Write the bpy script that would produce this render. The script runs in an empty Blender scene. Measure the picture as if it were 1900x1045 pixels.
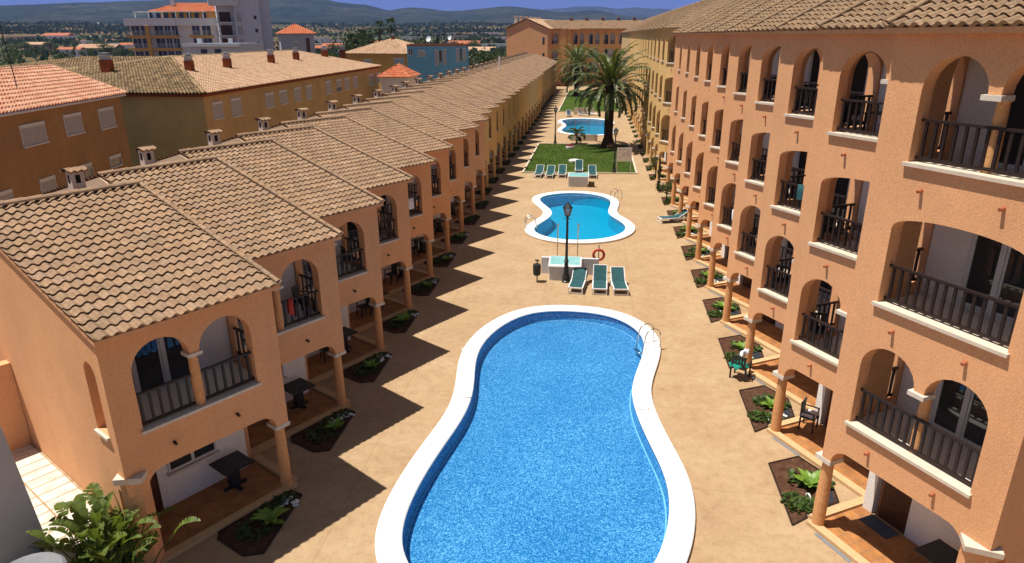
import bpy, bmesh, math, random
from mathutils import Vector, Matrix
from mathutils.geometry import tessellate_polygon
random.seed(7)
R = math.radians
SC = bpy.context.scene
COL = SC.collection

# ------------------------------------------------------------------ camera
S = 4.3/4.6633
H = 12.5*S
F, PIT, YAW, ROL = 1270.18, .3447, .1158, -.0025
cp, sp, cy, sy = math.cos(PIT), math.sin(PIT), math.cos(YAW), math.sin(YAW)
FW = Vector((-sy*cp, cy*cp, -sp)); RT = Vector((cy, sy, 0)); UP = RT.cross(FW)
cr, sr = math.cos(ROL), math.sin(ROL)
RT2 = RT*cr+UP*sr; UP2 = UP*cr-RT*sr
EYE = Vector((0, 0, H))
def ray(u, v): return FW+RT2*((u-950)/F)+UP2*((522.5-v)/F)
def G(u, v, z=0.0):
    d = ray(u, v); return EYE+d*((z-H)/d.z)
def AT(u, v, Y):
    d = ray(u, v); return EYE+d*(Y/d.y)

cam = bpy.data.cameras.new('camera'); camo = bpy.data.objects.new('camera', cam); COL.objects.link(camo)
cam.sensor_width = 36; cam.lens = 36*F/1900; cam.clip_start = .1; cam.clip_end = 40000
camo.matrix_world = Matrix(((RT2.x, UP2.x, -FW.x, 0), (RT2.y, UP2.y, -FW.y, 0), (RT2.z, UP2.z, -FW.z, H), (0, 0, 0, 1)))
SC.camera = camo

# ------------------------------------------------------------------ light
SUNV = Vector((-2.2759, -.35, 6.4697)).normalized()
sl = bpy.data.lights.new('sun', 'SUN'); sl.energy = 4.6; sl.angle = R(.5); sl.color = (1, .95, .87)
so = bpy.data.objects.new('sun', sl); COL.objects.link(so)
so.rotation_euler = SUNV.to_track_quat('Z', 'Y').to_euler()
W = bpy.data.worlds.new('World'); SC.world = W; W.use_nodes = True
nt = W.node_tree; nt.nodes.clear()
sky = nt.nodes.new('ShaderNodeTexSky'); sky.sky_type = 'NISHITA'; sky.sun_disc = False
sky.sun_elevation = math.asin(SUNV.z); sky.sun_rotation = math.atan2(SUNV.x, SUNV.y)
sky.altitude = 0; sky.air_density = 1.0; sky.dust_density = .3; sky.ozone_density = 4.0
bg = nt.nodes.new('ShaderNodeBackground'); bg.inputs['Strength'].default_value = .056
tc = nt.nodes.new('ShaderNodeTexCoord'); sxyz = nt.nodes.new('ShaderNodeSeparateXYZ'); nt.links.new(tc.outputs['Generated'], sxyz.inputs[0])
mr = nt.nodes.new('ShaderNodeMapRange'); mr.inputs['From Min'].default_value = .04; mr.inputs['From Max'].default_value = .30; nt.links.new(sxyz.outputs[2], mr.inputs['Value'])
hs = nt.nodes.new('ShaderNodeMix'); hs.data_type = 'RGBA'; hs.blend_type = 'MIX'
tint = nt.nodes.new('ShaderNodeMix'); tint.data_type = 'RGBA'; tint.blend_type = 'MULTIPLY'; tint.inputs[0].default_value = 1; tint.inputs[7].default_value = (.30, .40, 1.15, 1)
warm = nt.nodes.new('ShaderNodeMix'); warm.data_type = 'RGBA'; warm.blend_type = 'MULTIPLY'; warm.inputs[0].default_value = 1; warm.inputs[7].default_value = (1.30, 1.08, .80, 1)
nt.links.new(sky.outputs[0], tint.inputs[6]); nt.links.new(sky.outputs[0], warm.inputs[6]); nt.links.new(mr.outputs[0], hs.inputs[0]); nt.links.new(tint.outputs[2], hs.inputs[6]); nt.links.new(warm.outputs[2], hs.inputs[7])
out = nt.nodes.new('ShaderNodeOutputWorld')
nt.links.new(hs.outputs[2], bg.inputs['Color']); nt.links.new(bg.outputs[0], out.inputs['Surface'])
SC.view_settings.view_transform = 'Standard'; SC.view_settings.look = 'None'; SC.view_settings.exposure = .5; SC.view_settings.gamma = 1
try:
    SC.cycles.max_bounces = 6; SC.cycles.transparent_max_bounces = 8; SC.cycles.volume_bounces = 0
except Exception: pass

# ------------------------------------------------------------------ materials
class N:
    """small wrapper for node building"""
    def __init__(s, name, rough=.8, spec=.2):
        s.m = bpy.data.materials.new(name); s.m.use_nodes = True
        s.t = s.m.node_tree; s.b = s.t.nodes['Principled BSDF']
        s.b.inputs['Roughness'].default_value = rough
        s.b.inputs['Specular IOR Level'].default_value = spec
    def n(s, ty, **k):
        x = s.t.nodes.new('ShaderNode'+ty)
        for a, b in k.items():
            if a in x.inputs.keys(): x.inputs[a].default_value = b
            else: setattr(x, a, b)
        return x
    def l(s, a, b): s.t.links.new(a, b)
    def col(s, c): s.b.inputs['Base Color'].default_value = (*c, 1)
    def obj(s): return s.n('TexCoord').outputs['Object']
    def pos(s): return s.n('NewGeometry').outputs['Position']
    def noise(s, vec, scale, detail=4, rough=.6):
        x = s.n('TexNoise'); x.inputs['Scale'].default_value = scale; x.inputs['Detail'].default_value = detail; x.inputs['Roughness'].default_value = rough
        s.l(vec, x.inputs['Vector']); return x
    def ramp(s, fac, stops):
        x = s.n('ValToRGB'); e = x.color_ramp.elements
        while len(e) < len(stops): e.new(.5)
        for i, (p, c) in enumerate(stops): e[i].position = p; e[i].color = (*c, 1)
        s.l(fac, x.inputs['Fac']); return x
    def mix(s, fac, a, b, mode='MIX'):
        x = s.n('Mix', data_type='RGBA', blend_type=mode)
        for sock, v in ((x.inputs['Factor'], fac), (x.inputs['A'], a), (x.inputs['B'], b)): pass
        ins = [i for i in x.inputs if i.enabled]
        fi = x.inputs[0]; ai = x.inputs[6]; bi = x.inputs[7]
        for sock, v in ((fi, fac), (ai, a), (bi, b)):
            if hasattr(v, 'is_linked') or hasattr(v, 'links'): s.l(v, sock)
            elif isinstance(v, tuple): sock.default_value = (*v, 1)
            else: sock.default_value = v
        return x.outputs[2]
    def bump(s, h, st, dist=.02):
        x = s.n('Bump'); x.inputs['Strength'].default_value = st; x.inputs['Distance'].default_value = dist
        s.l(h, x.inputs['Height']); s.l(x.outputs[0], s.b.inputs['Normal'])
    def base(s, c): s.l(c, s.b.inputs['Base Color'])

def plain(name, c, rough=.6, spec=.3, metal=0, var=.12, vs=6):
    k = N(name, rough, spec); k.b.inputs['Metallic'].default_value = metal
    if var:
        n = k.noise(k.obj(), vs, 3)
        r = k.ramp(n.outputs['Fac'], [(.3, tuple(x*(1-var) for x in c)), (.7, tuple(min(1, x*(1+var)) for x in c))]); k.base(r.outputs[0])
    else: k.col(c)
    return k.m

def stucco(name, c, var=.10, grain=.5, scale=34):
    k = N(name, .92, .1); p = k.pos()
    big = k.noise(p, .55, 5, .65)
    fine = k.noise(p, scale, 3, .7)
    mp = k.n('Mapping'); mp.inputs['Scale'].default_value = (1.6, 1.6, .12); k.l(p, mp.inputs['Vector'])
    streak = k.noise(mp.outputs[0], 1.6, 3, .6)
    a = k.ramp(big.outputs['Fac'], [(.25, tuple(x*(1-var) for x in c)), (.75, tuple(x*(1+var) for x in c))])
    f = k.ramp(fine.outputs['Fac'], [(.3, (.80, .78, .76)), (.7, (1.16, 1.16, 1.16))])
    st = k.ramp(streak.outputs['Fac'], [(.3, (.95, .94, .93)), (.6, (1.02, 1.02, 1.02))])
    m = k.mix(1.0, a.outputs[0], f.outputs[0], 'MULTIPLY'); m = k.mix(.5, m, st.outputs[0], 'MULTIPLY'); k.base(m)
    k.bump(fine.outputs['Fac'], grain, .03); return k.m

def tilemat(name, stops, moss=(.10, .09, .06), mossamt=.35):
    k = N(name, .9, .12); uv = k.n('UVMap').outputs[0]
    fl = k.n('VectorMath', operation='FLOOR'); k.l(uv, fl.inputs[0])
    oi = k.n('ObjectInfo')
    ad = k.n('VectorMath', operation='ADD'); k.l(fl.outputs[0], ad.inputs[0])
    cb = k.n('CombineXYZ'); mm = k.n('Math', operation='MULTIPLY'); mm.inputs[1].default_value = 97.0
    k.l(oi.outputs['Random'], mm.inputs[0]); k.l(mm.outputs[0], cb.inputs[2]); k.l(cb.outputs[0], ad.inputs[1])
    wn = k.n('TexWhiteNoise', noise_dimensions='3D'); k.l(ad.outputs[0], wn.inputs['Vector'])
    r = k.ramp(wn.outputs['Value'], stops)
    p = k.pos(); n1 = k.noise(p, .8, 5, .7); n2 = k.noise(p, 9, 4, .7)
    mr = k.ramp(n1.outputs['Fac'], [(.42, (0, 0, 0)), (.75, (mossamt,)*3)])
    c = k.mix(mr.outputs[0], r.outputs[0], moss)
    f = k.ramp(n2.outputs['Fac'], [(.3, (.72, .70, .68)), (.7, (1.18, 1.18, 1.18))])
    k.base(k.mix(1.0, c, f.outputs[0], 'MULTIPLY')); k.bump(n2.outputs['Fac'], .3, .02); return k.m

M = {}
M['orange'] = stucco('orange_stucco', (.73, .38, .19), .08, .3)
M['yellow'] = stucco('yellow_stucco', (.70, .45, .19), .08, .3)
M['cream'] = stucco('cream_stucco', (.62, .42, .22))
M['brown'] = stucco('brown_stucco', (.37, .22, .095), .16, .2)
M['olive'] = stucco('olive_stucco', (.50, .35, .16), .16, .2)
M['plaster'] = stucco('white_plaster', (.84, .80, .75), .05, .3)
M['column'] = stucco('column_stucco', (.66, .34, .15), .08, .2, 20)
M['stone'] = plain('pale_stone', (.62, .52, .41), .7, .2, 0, .10, 5)
M['capital'] = plain('capital_stone', (.62, .55, .46), .75, .2, 0, .12, 9)
M['rail'] = plain('dark_wood', (.022, .012, .010), .45, .35, 0, .25, 14)
M['black'] = plain('black_iron', (.012, .012, .013), .4, .4, 0, .2)
M['blackplastic'] = plain('black_resin', (.018, .02, .022), .5, .4, 0, .25)
M['white'] = plain('white_paint', (.80, .79, .77), .5, .3, 0, .05)
M['frame'] = plain('white_frame', (.60, .59, .57), .4, .4, 0, .04)
M['teal'] = plain('teal_fabric', (.028, .085, .092), .85, .15, 0, .18, 3)
M['slate'] = plain('slate_fabric', (.06, .08, .11), .85, .15, 0, .18, 3)
M['steel'] = plain('steel', (.62, .60, .56), .22, .5, 1.0, 0)
M['door'] = plain('dark_door', (.075, .026, .012), .5, .3, 0, .3, 8)
M['red'] = plain('red_resin', (.42, .035, .015), .5, .3, 0, .1)
M['greystone'] = plain('grey_stone', (.20, .20, .215), .8, .15, 0, .12, 3)
M['terra'] = plain('terracotta', (.40, .13, .06), .8, .2, 0, .15)
M['greywall'] = plain('grey_wall', (.42, .41, .42), .85, .1, 0, .05, 1)
M['shutter'] = plain('shutter', (.42, .40, .38), .6, .2, 0, .06, 2)
M['bluewall'] = stucco('blue_stucco', (.16, .40, .58), .10, .1)
M['greyblue'] = stucco('greyblue_stucco', (.40, .42, .46), .06, .1)
M['whitewall'] = stucco('whitewashed_wall', (.58, .60, .64), .05, .1)
M['aptwall'] = stucco('pale_apartment_wall', (.76, .72, .70), .05, .1)
M['amber'] = stucco('amber_stucco', (.78, .42, .17), .06, .2)
M['ochre'] = stucco('ochre_stucco', (.62, .33, .09), .1, .1)
M['brick'] = plain('brick_chimney', (.24, .065, .025), .9, .1, 0, .2, 6)
M['towelgreen'] = plain('green_towel', (.02, .22, .16), .95, .05, 0, .3, 12)
M['towelwhite'] = plain('white_towel', (.74, .74, .78), .95, .05, 0, .08, 12)
M['pebble'] = plain('white_pebbles', (.74, .72, .70), .8, .2, 0, .12, 20)
M['membrane'] = plain('black_membrane', (.028, .032, .038), .8, .2, 0, .5, 18)
M['drain'] = plain('drain_grate', (.23, .26, .31), .5, .4, .3, .2, 30)
M['dark'] = plain('dark_opening', (.015, .012, .012), .8, .1, 0, 0)
M['trunk'] = plain('bark', (.10, .065, .04), .95, .05, 0, .35, 7)
M['palmtrunk'] = plain('palm_bark', (.075, .042, .027), .95, .05, 0, .45, 5)

k = N('glass', .06, .7); k.col((.03, .034, .036)); k.b.inputs['Roughness'].default_value = .05; M['glass'] = k.m
k = N('pane_reflection', .9, .1); k.col((.05, .17, .42)); M['pane_reflection'] = k.m
k = N('lantern_glass', .1, .5); k.col((.75, .78, .78)); k.b.inputs['Transmission Weight'].default_value = .7; M['lantern'] = k.m
k = N('teal_glass', .15, .5); n = k.noise(k.pos(), 2, 2); k.base(k.ramp(n.outputs['Fac'], [(.3, (.20, .42, .42)), (.7, (.28, .52, .52))]).outputs[0]); M['tealglass'] = k.m

M['tile'] = tilemat('tan_roof_tile', [(0, (.29, .18, .112)), (.35, (.32, .21, .133)), (.7, (.355, .22, .13)), (.9, (.38, .25, .16)), (1, (.31, .21, .145))], (.15, .115, .07), .4)
M['tiler'] = tilemat('weathered_roof_tile', [(0, (.26, .165, .10)), (.4, (.31, .20, .12)), (.75, (.34, .225, .135)), (1, (.28, .19, .125))], (.15, .115, .07), .5)
M['tilepink'] = tilemat('pink_roof_tile', [(0, (.58, .27, .17)), (.5, (.68, .36, .24)), (.8, (.70, .42, .28)), (1, (.60, .30, .17))], (.50, .28, .16), .3)
M['tilemoss'] = tilemat('mossy_roof_tile', [(0, (.20, .15, .09)), (.35, (.42, .28, .16)), (.7, (.50, .36, .20)), (1, (.16, .115, .07))], (.13, .11, .06), .55)
M['tilebuff'] = tilemat('buff_roof_tile', [(0, (.46, .29, .18)), (.4, (.56, .38, .24)), (.75, (.60, .40, .26)), (1, (.40, .22, .14))], (.36, .26, .17), .35)
M['tilered'] = tilemat('red_roof_tile', [(0, (.48, .13, .06)), (.5, (.56, .17, .08)), (1, (.52, .2, .10))], (.40, .14, .07), .3)

# stamped concrete of the pool deck
k = N('pool_deck_concrete', .8, .2); p = k.pos()
n1 = k.noise(p, .5, 6, .65); n2 = k.noise(p, 3.2, 6, .75); n3 = k.noise(p, 22, 3, .7)
a = k.ramp(n1.outputs['Fac'], [(.25, (.35, .225, .125)), (.5, (.405, .275, .155)), (.78, (.455, .325, .20))])
b = k.ramp(n2.outputs['Fac'], [(.28, (.80, .76, .72)), (.5, (1, 1, 1)), (.75, (1.14, 1.14, 1.14))])
c3 = k.ramp(n3.outputs['Fac'], [(.3, (.86, .85, .84)), (.7, (1.1, 1.1, 1.1))])
c = k.mix(1.0, a.outputs[0], b.outputs[0], 'MULTIPLY'); c = k.mix(1.0, c, c3.outputs[0], 'MULTIPLY')
# saw cut joints about every four metres
sx = k.n('SeparateXYZ'); wob = k.noise(p, .5, 2); k.l(p, sx.inputs[0])
def line(axis, period, off, w):
    ad = k.n('Math', operation='ADD'); ad.inputs[1].default_value = off; k.l(sx.outputs[axis], ad.inputs[0])
    w1 = k.n('Math', operation='MULTIPLY_ADD'); w1.inputs[1].default_value = .10; k.l(wob.outputs['Fac'], w1.inputs[0]); k.l(ad.outputs[0], w1.inputs[2])
    pp = k.n('Math', operation='PINGPONG'); pp.inputs[1].default_value = period/2; k.l(w1.outputs[0], pp.inputs[0])
    lt = k.n('Math', operation='LESS_THAN'); lt.inputs[1].default_value = w; k.l(pp.outputs[0], lt.inputs[0]); return lt
la = line(1, 4.3, 1.2, .008); lb = line(0, 4.1, 1.95, .008)
mx = k.n('Math', operation='MAXIMUM'); k.l(la.outputs[0], mx.inputs[0]); k.l(lb.outputs[0], mx.inputs[1])
ml = k.n('Math', operation='MULTIPLY'); ml.inputs[1].default_value = .6; k.l(mx.outputs[0], ml.inputs[0])
c = k.mix(ml.outputs[0], c, (.20, .115, .055)); k.base(c); k.bump(n2.outputs['Fac'], .2, .01); M['deck'] = k.m

def brickmat(name, c1, c2, mortar, scale, bw=.5, rh=.5, off=0.0, ms=.02):
    k = N(name, .75, .25); t = k.n('TexBrick', offset=off); t.inputs['Scale'].default_value = scale
    t.inputs['Color1'].default_value = (*c1, 1); t.inputs['Color2'].default_value = (*c2, 1); t.inputs['Mortar'].default_value = (*mortar, 1)
    t.inputs['Brick Width'].default_value = bw; t.inputs['Row Height'].default_value = rh; t.inputs['Mortar Size'].default_value = ms
    k.l(k.obj(), t.inputs['Vector']); n = k.noise(k.obj(), 3, 5)
    f = k.ramp(n.outputs['Fac'], [(.3, (.72, .7, .68)), (.7, (1.15, 1.15, 1.15))]); k.base(k.mix(1.0, t.outputs[0], f.outputs[0], 'MULTIPLY')); return k.m
M['patio'] = brickmat('terracotta_paving', (.46, .20, .065), (.34, .14, .045), (.30, .17, .09), 1.6)
M['terracetile'] = brickmat('white_terrace_tile', (.60, .56, .49), (.66, .62, .54), (.42, .27, .14), 1.0, .78, .42, 0, .022)
M['curb'] = stucco('cream_curb', (.58, .38, .20), .06, .15)

# mosaic pool lining
def mosaic(name, dark, mid, light, scale, spread=1.0):
    k = N(name, .35, .4); p = k.pos(); n0 = k.noise(p, scale, 2, .9); n1 = k.noise(p, scale*.35, 2, .6); n2 = k.noise(p, .4, 4, .6)
    m1 = k.n('Math', operation='MULTIPLY_ADD'); m1.inputs[1].default_value = .18; k.l(n1.outputs['Fac'], m1.inputs[0]); k.l(n0.outputs['Fac'], m1.inputs[2])
    m2 = k.n('Math', operation='MULTIPLY_ADD'); m2.inputs[1].default_value = .10; m2.inputs[2].default_value = -.14; k.l(n2.outputs['Fac'], m2.inputs[0])
    ad = k.n('Math', operation='ADD'); k.l(m1.outputs[0], ad.inputs[0]); k.l(m2.outputs[0], ad.inputs[1])
    w = .20*spread
    k.base(k.ramp(ad.outputs[0], [(.5-w, dark), (.5, mid), (.5+w*.8, light)]).outputs[0]); return k.m
M['mosaic'] = mosaic('blue_mosaic', (.010, .125, .34), (.034, .235, .46), (.36, .64, .84), 26, .95)  # mosaic variation; its pale speckles also stand in for sparkle on the water
M['mosaiccyan'] = mosaic('cyan_mosaic', (.0, .33, .50), (.001, .44, .60), (.01, .55, .68), 10)
def watermat(name, tint, bs, sc):
    k = N(name); t = k.t; t.nodes.remove(k.b)
    o = [x for x in t.nodes if x.type == 'OUTPUT_MATERIAL'][0]
    tr = k.n('BsdfTransparent'); tr.inputs[0].default_value = (*tint, 1); gl = k.n('BsdfGlossy'); gl.inputs['Roughness'].default_value = .06
    fr = k.n('Fresnel'); fr.inputs['IOR'].default_value = 1.33; mxs = k.n('MixShader')
    p = k.pos(); n = k.noise(p, sc, 3, .6); bu = k.n('Bump'); bu.inputs['Strength'].default_value = bs; bu.inputs['Distance'].default_value = .05
    k.l(n.outputs['Fac'], bu.inputs['Height']); k.l(bu.outputs[0], gl.inputs['Normal']); k.l(bu.outputs[0], fr.inputs['Normal'])
    k.l(fr.outputs[0], mxs.inputs[0]); k.l(tr.outputs[0], mxs.inputs[1]); k.l(gl.outputs[0], mxs.inputs[2]); k.l(mxs.outputs[0], o.inputs['Surface']); return k.m
M['water'] = watermat('pool_water', (.66, .84, .93), .5, 5)
M['watercyan'] = watermat('shallow_pool_water', (.50, .82, .92), .25, 4)

def leafmat(name, a, b, rough=.5, spec=.3, trans=.25):
    k = N(name, rough, spec); g = k.n('NewGeometry'); p = k.pos(); n = k.noise(p, 1.3, 3)
    ad = k.n('Math', operation='MULTIPLY_ADD'); ad.inputs[1].default_value = .5; k.l(g.outputs['Random Per Island'], ad.inputs[0])
    hv = k.n('Math', operation='MULTIPLY'); hv.inputs[1].default_value = .5; k.l(n.outputs['Fac'], hv.inputs[0]); k.l(hv.outputs[0], ad.inputs[2])
    k.base(k.ramp(ad.outputs[0], [(.15, a), (.85, b)]).outputs[0])
    if trans:
        k.b.inputs['Subsurface Weight'].default_value = 0
        tl = k.n('BsdfTranslucent'); tl.inputs[0].default_value = (b[0]*1.1, b[1]*1.2, b[2]*.6, 1); ms = k.n('MixShader'); ms.inputs[0].default_value = trans
        o = [x for x in k.t.nodes if x.type == 'OUTPUT_MATERIAL'][0]
        k.l(k.b.outputs[0], ms.inputs[1]); k.l(tl.outputs[0], ms.inputs[2]); k.l(ms.outputs[0], o.inputs['Surface'])
    return k.m
M['palm'] = leafmat('palm_leaf', (.028, .050, .013), (.14, .155, .038), .45, .4, .2)
M['leafbig'] = leafmat('broad_leaf', (.045, .08, .018), (.17, .215, .04), .55, .3, .3)
M['leafbright'] = leafmat('bright_leaf', (.13, .26, .03), (.26, .40, .06), .4, .4, .3)
M['cover'] = leafmat('ground_cover_leaf', (.03, .06, .012), (.08, .125, .025))
M['grass'] = leafmat('grass_blade', (.035, .065, .012), (.09, .125, .025))
M['tree'] = leafmat('tree_leaf', (.018, .034, .012), (.06, .085, .026))
M['treelight'] = leafmat('olive_leaf', (.04, .058, .022), (.10, .125, .045))
M['flowertree'] = leafmat('reddish_leaf', (.06, .03, .03), (.22, .06, .07))
M['flower'] = plain('red_flower', (.42, .03, .07), .8, .2, 0, .2)
k = N('bed_soil', .95, .05); n = k.noise(k.pos(), 5, 6, .75); k.base(k.ramp(n.outputs['Fac'], [(.3, (.045, .022, .014)), (.55, (.10, .050, .030)), (.75, (.19, .10, .06))]).outputs[0]); k.bump(n.outputs['Fac'], .9, .06); M['soil'] = k.m
k = N('lawn_grass', .95, .05); n = k.noise(k.pos(), .35, 5, .7); n2 = k.noise(k.pos(), 7, 4, .8)
a = k.ramp(n.outputs['Fac'], [(.3, (.036, .070, .010)), (.55, (.062, .100, .016)), (.75, (.11, .11, .032))]); f = k.ramp(n2.outputs['Fac'], [(.3, (.6, .6, .6)), (.7, (1.25, 1.25, 1.25))])
k.base(k.mix(1.0, a.outputs[0], f.outputs[0], 'MULTIPLY')); k.bump(n2.outputs['Fac'], .8, .06); M['lawn'] = k.m

# farmland
k = N('farmland_soil', .95, .05); p = k.pos(); mp = k.n('Mapping'); mp.inputs['Scale'].default_value = (.010, .020, 0); mp.inputs['Rotation'].default_value = (0, 0, .3); k.l(p, mp.inputs['Vector'])
vo = k.n('TexVoronoi'); vo.inputs['Scale'].default_value = 1.0; k.l(mp.outputs[0], vo.inputs['Vector']); sc = k.n('SeparateColor'); k.l(vo.outputs['Color'], sc.inputs[0])
a = k.ramp(sc.outputs[0], [(0, (.17, .085, .045)), (.25, (.05, .07, .022)), (.45, (.21, .12, .065)), (.6, (.04, .06, .02)), (.8, (.14, .10, .05)), (1, (.25, .17, .10))])
a.color_ramp.interpolation = 'CONSTANT'
n = k.noise(p, .05, 6, .75); f = k.ramp(n.outputs['Fac'], [(.3, (.55, .6, .55)), (.7, (1.25, 1.2, 1.15))]); k.base(k.mix(1.0, a.outputs[0], f.outputs[0], 'MULTIPLY')); M['farm'] = k.m
k = N('hill_scrub', .98, .02); p = k.pos(); n = k.noise(p, .0035, 8, .72); n2 = k.noise(p, .025, 4, .75)
a = k.ramp(n.outputs['Fac'], [(.3, (.012, .020, .016)), (.5, (.022, .032, .022)), (.62, (.045, .048, .036)), (.72, (.10, .08, .062))]); f = k.ramp(n2.outputs['Fac'], [(.36, (.40, .44, .42)), (.64, (1.6, 1.55, 1.45))])
k.base(k.mix(1.0, a.outputs[0], f.outputs[0], 'MULTIPLY')); M['hill'] = k.m

# ------------------------------------------------------------------ mesh helpers
class MB:
    def __init__(s, sg=1): s.v = []; s.f = []; s.uv = {}; s.sg = sg
    def pt(s, x, y, z): s.v.append((x, y*s.sg, z)); return len(s.v)-1
    def face(s, pts, uv=None):
        i = [s.pt(*p) for p in pts]; s.f.append(i)
        if uv: s.uv[len(s.f)-1] = uv
    def box(s, x0, x1, y0, y1, z0, z1):
        a = [(x0, y0), (x1, y0), (x1, y1), (x0, y1)]
        lo = [s.pt(x, y, z0) for x, y in a]; hi = [s.pt(x, y, z1) for x, y in a]
        s.f += [lo[::-1], hi]+[[lo[i], lo[(i+1) % 4], hi[(i+1) % 4], hi[i]] for i in range(4)]
    def prism(s, poly, z0, z1):
        lo = [s.pt(x, y, z0) for x, y in poly]; hi = [s.pt(x, y, z1) for x, y in poly]; n = len(poly)
        s.f += [lo[::-1], hi]+[[lo[i], lo[(i+1) % n], hi[(i+1) % n], hi[i]] for i in range(n)]
    def extr(s, poly, d):
        """3D polygon extruded by vector d"""
        lo = [s.pt(*p) for p in poly]; hi = [s.pt(p[0]+d[0], p[1]+d[1], p[2]+d[2]) for p in poly]; n = len(poly)
        s.f += [lo[::-1], hi]+[[lo[i], lo[(i+1) % n], hi[(i+1) % n], hi[i]] for i in range(n)]
    def rev(s, cx, cy, prof, seg=14, cap=True):
        rings = [[s.pt(cx+r*math.cos(2*math.pi*i/seg), cy+r*math.sin(2*math.pi*i/seg), z) for i in range(seg)] for r, z in prof]
        for a, b in zip(rings, rings[1:]):
            for i in range(seg): s.f.append([a[i], a[(i+1) % seg], b[(i+1) % seg], b[i]])
        if cap: s.f += [rings[0][::-1], rings[-1]]
    def tube(s, pts, r, seg=8):
        pts = [Vector(p) for p in pts]; rings = []
        for i, p in enumerate(pts):
            d = (pts[min(i+1, len(pts)-1)]-pts[max(i-1, 0)]).normalized()
            a = d.cross(Vector((0, 0, 1))) if abs(d.z) < .95 else d.cross(Vector((1, 0, 0)))
            a.normalize(); b = d.cross(a); rr = r[i] if isinstance(r, (list, tuple)) else r
            rings.append([s.pt(*(p+a*(rr*math.cos(2*math.pi*j/seg))+b*(rr*math.sin(2*math.pi*j/seg)))) for j in range(seg)])
        for a, b in zip(rings, rings[1:]):
            for i in range(seg): s.f.append([a[i], a[(i+1) % seg], b[(i+1) % seg], b[i]])
        s.f += [rings[0][::-1], rings[-1]]
    def mesh(s, name, recalc=True, smooth=False):
        me = bpy.data.meshes.new(name); me.from_pydata(s.v, [], s.f)
        if s.uv:
            ul = me.uv_layers.new(name='UVMap').data
            for p in me.polygons:
                q = s.uv.get(p.index)
                if q is not None:
                    for j, li in enumerate(p.loop_indices): ul[li].uv = q if not isinstance(q[0], tuple) else q[j]
        if recalc:
            b = bmesh.new(); b.from_mesh(me); bmesh.ops.recalc_face_normals(b, faces=b.faces); b.to_mesh(me); b.free()
        if smooth:
            for p in me.polygons: p.use_smooth = True
        return me

def tag(o, label=None, cat=None, group=None, kind=None):
    if label: o['label'] = label
    if cat: o['category'] = cat
    if group: o['group'] = group
    if kind: o['kind'] = kind
    return o
def obj(name, me, mat=None, parent=None):
    if isinstance(me, MB): me = me.mesh(name)
    o = bpy.data.objects.new(name, me)
    if mat is not None and len(me.materials) == 0: me.materials.append(M[mat] if isinstance(mat, str) else mat)
    COL.objects.link(o)
    if parent: o.parent = parent
    return o
def empty(name, loc, rz=0.0):
    o = bpy.data.objects.new(name, None); o.empty_display_size = .3; o.location = loc; o.rotation_euler = (0, 0, rz); COL.objects.link(o); return o
KIDS = {}
def copy_tree(o, parent=None, drop=()):
    c = o.copy(); COL.objects.link(c)
    if parent: c.parent = parent
    for ch in list(o.children):
        if ch.name.split('.')[0] in drop: continue
        copy_tree(ch, c, drop)
    return c
def setmat(o, m):
    if o.material_slots: o.material_slots[0].link = 'OBJECT'; o.material_slots[0].material = M[m]
def kids(o):
    r = []
    for c in o.children: r.append(c); r += kids(c)
    return r
ORD = ['first', 'second', 'third', 'fourth', 'fifth', 'sixth', 'seventh', 'eighth', 'ninth', 'tenth', 'eleventh', 'twelfth', 'thirteenth', 'fourteenth', 'fifteenth', 'sixteenth', 'seventeenth', 'eighteenth', 'nineteenth', 'twentieth'] + ['twenty-'+x for x in ('first', 'second', 'third', 'fourth', 'fifth', 'sixth', 'seventh', 'eighth', 'ninth')] + ['thirtieth'] + ['thirty-'+x for x in ('first', 'second', 'third', 'fourth', 'fifth', 'sixth')]

# wavy tile field over a planar polygon; first edge is the eave
def inside(poly, x, y):
    c = False; n = len(poly)
    for i in range(n):
        x1, y1 = poly[i]; x2, y2 = poly[(i+1) % n]
        if (y1 > y) != (y2 > y) and x < (x2-x1)*(y-y1)/(y2-y1)+x1: c = not c
    return c
def tile_field(mb, poly3, period=.235, course=.343, amp=.033, step=.050, segs=6, seed=0):
    P = [Vector(p) for p in poly3]; u = (P[1]-P[0]).normalized(); nrm = None
    for i in range(2, len(P)):
        c = u.cross(P[i]-P[0])
        if c.length > 1e-4: nrm = c.normalized(); break
    if nrm.z < 0: nrm = -nrm
    v = nrm.cross(u)
    if v.z < 0: v = -v
    pl = [((p-P[0]).dot(u), (p-P[0]).dot(v)) for p in P]
    u0 = min(a for a, b in pl); u1 = max(a for a, b in pl); v1 = max(b for a, b in pl)
    full = len(pl) == 4 and abs(pl[2][0]-pl[1][0]) < .02 and abs(pl[3][0]-pl[0][0]) < .02
    rnd = random.Random(seed)
    nu = max(1, round((u1-u0)/period)); nv = max(1, math.ceil(v1/course-.05)); du = (u1-u0)/nu/segs
    for r in range(nv):
        va = r*course-.03; vb = min((r+1)*course+.02, v1)
        prev = None
        for i in range(nu*segs+1):
            uu = u0+i*du; ph = i/segs; w = math.cos(2*math.pi*ph); w = amp*(w if w < 0 else w**.8)
            base = P[0]+u*uu
            if i % segs == 0: jit = rnd.uniform(-.010, .010); jh = rnd.uniform(-.004, .007)
            lo = base+v*(va+jit)+nrm*(w+amp+step+jh); hi = base+v*vb+nrm*(w+amp+.004); bt = base+v*(va+.06)+nrm*(w+amp+step-.085)
            cur = (tuple(lo), tuple(hi), tuple(bt))
            if prev is not None and (full or inside(pl, uu-du/2, (r+.5)*course)):
                t = ((ph-1e-3)+.5, r+.5)
                mb.face([prev[0], cur[0], cur[1], prev[1]], t); mb.face([prev[2], cur[2], cur[0], prev[0]], t)
            prev = cur
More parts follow.
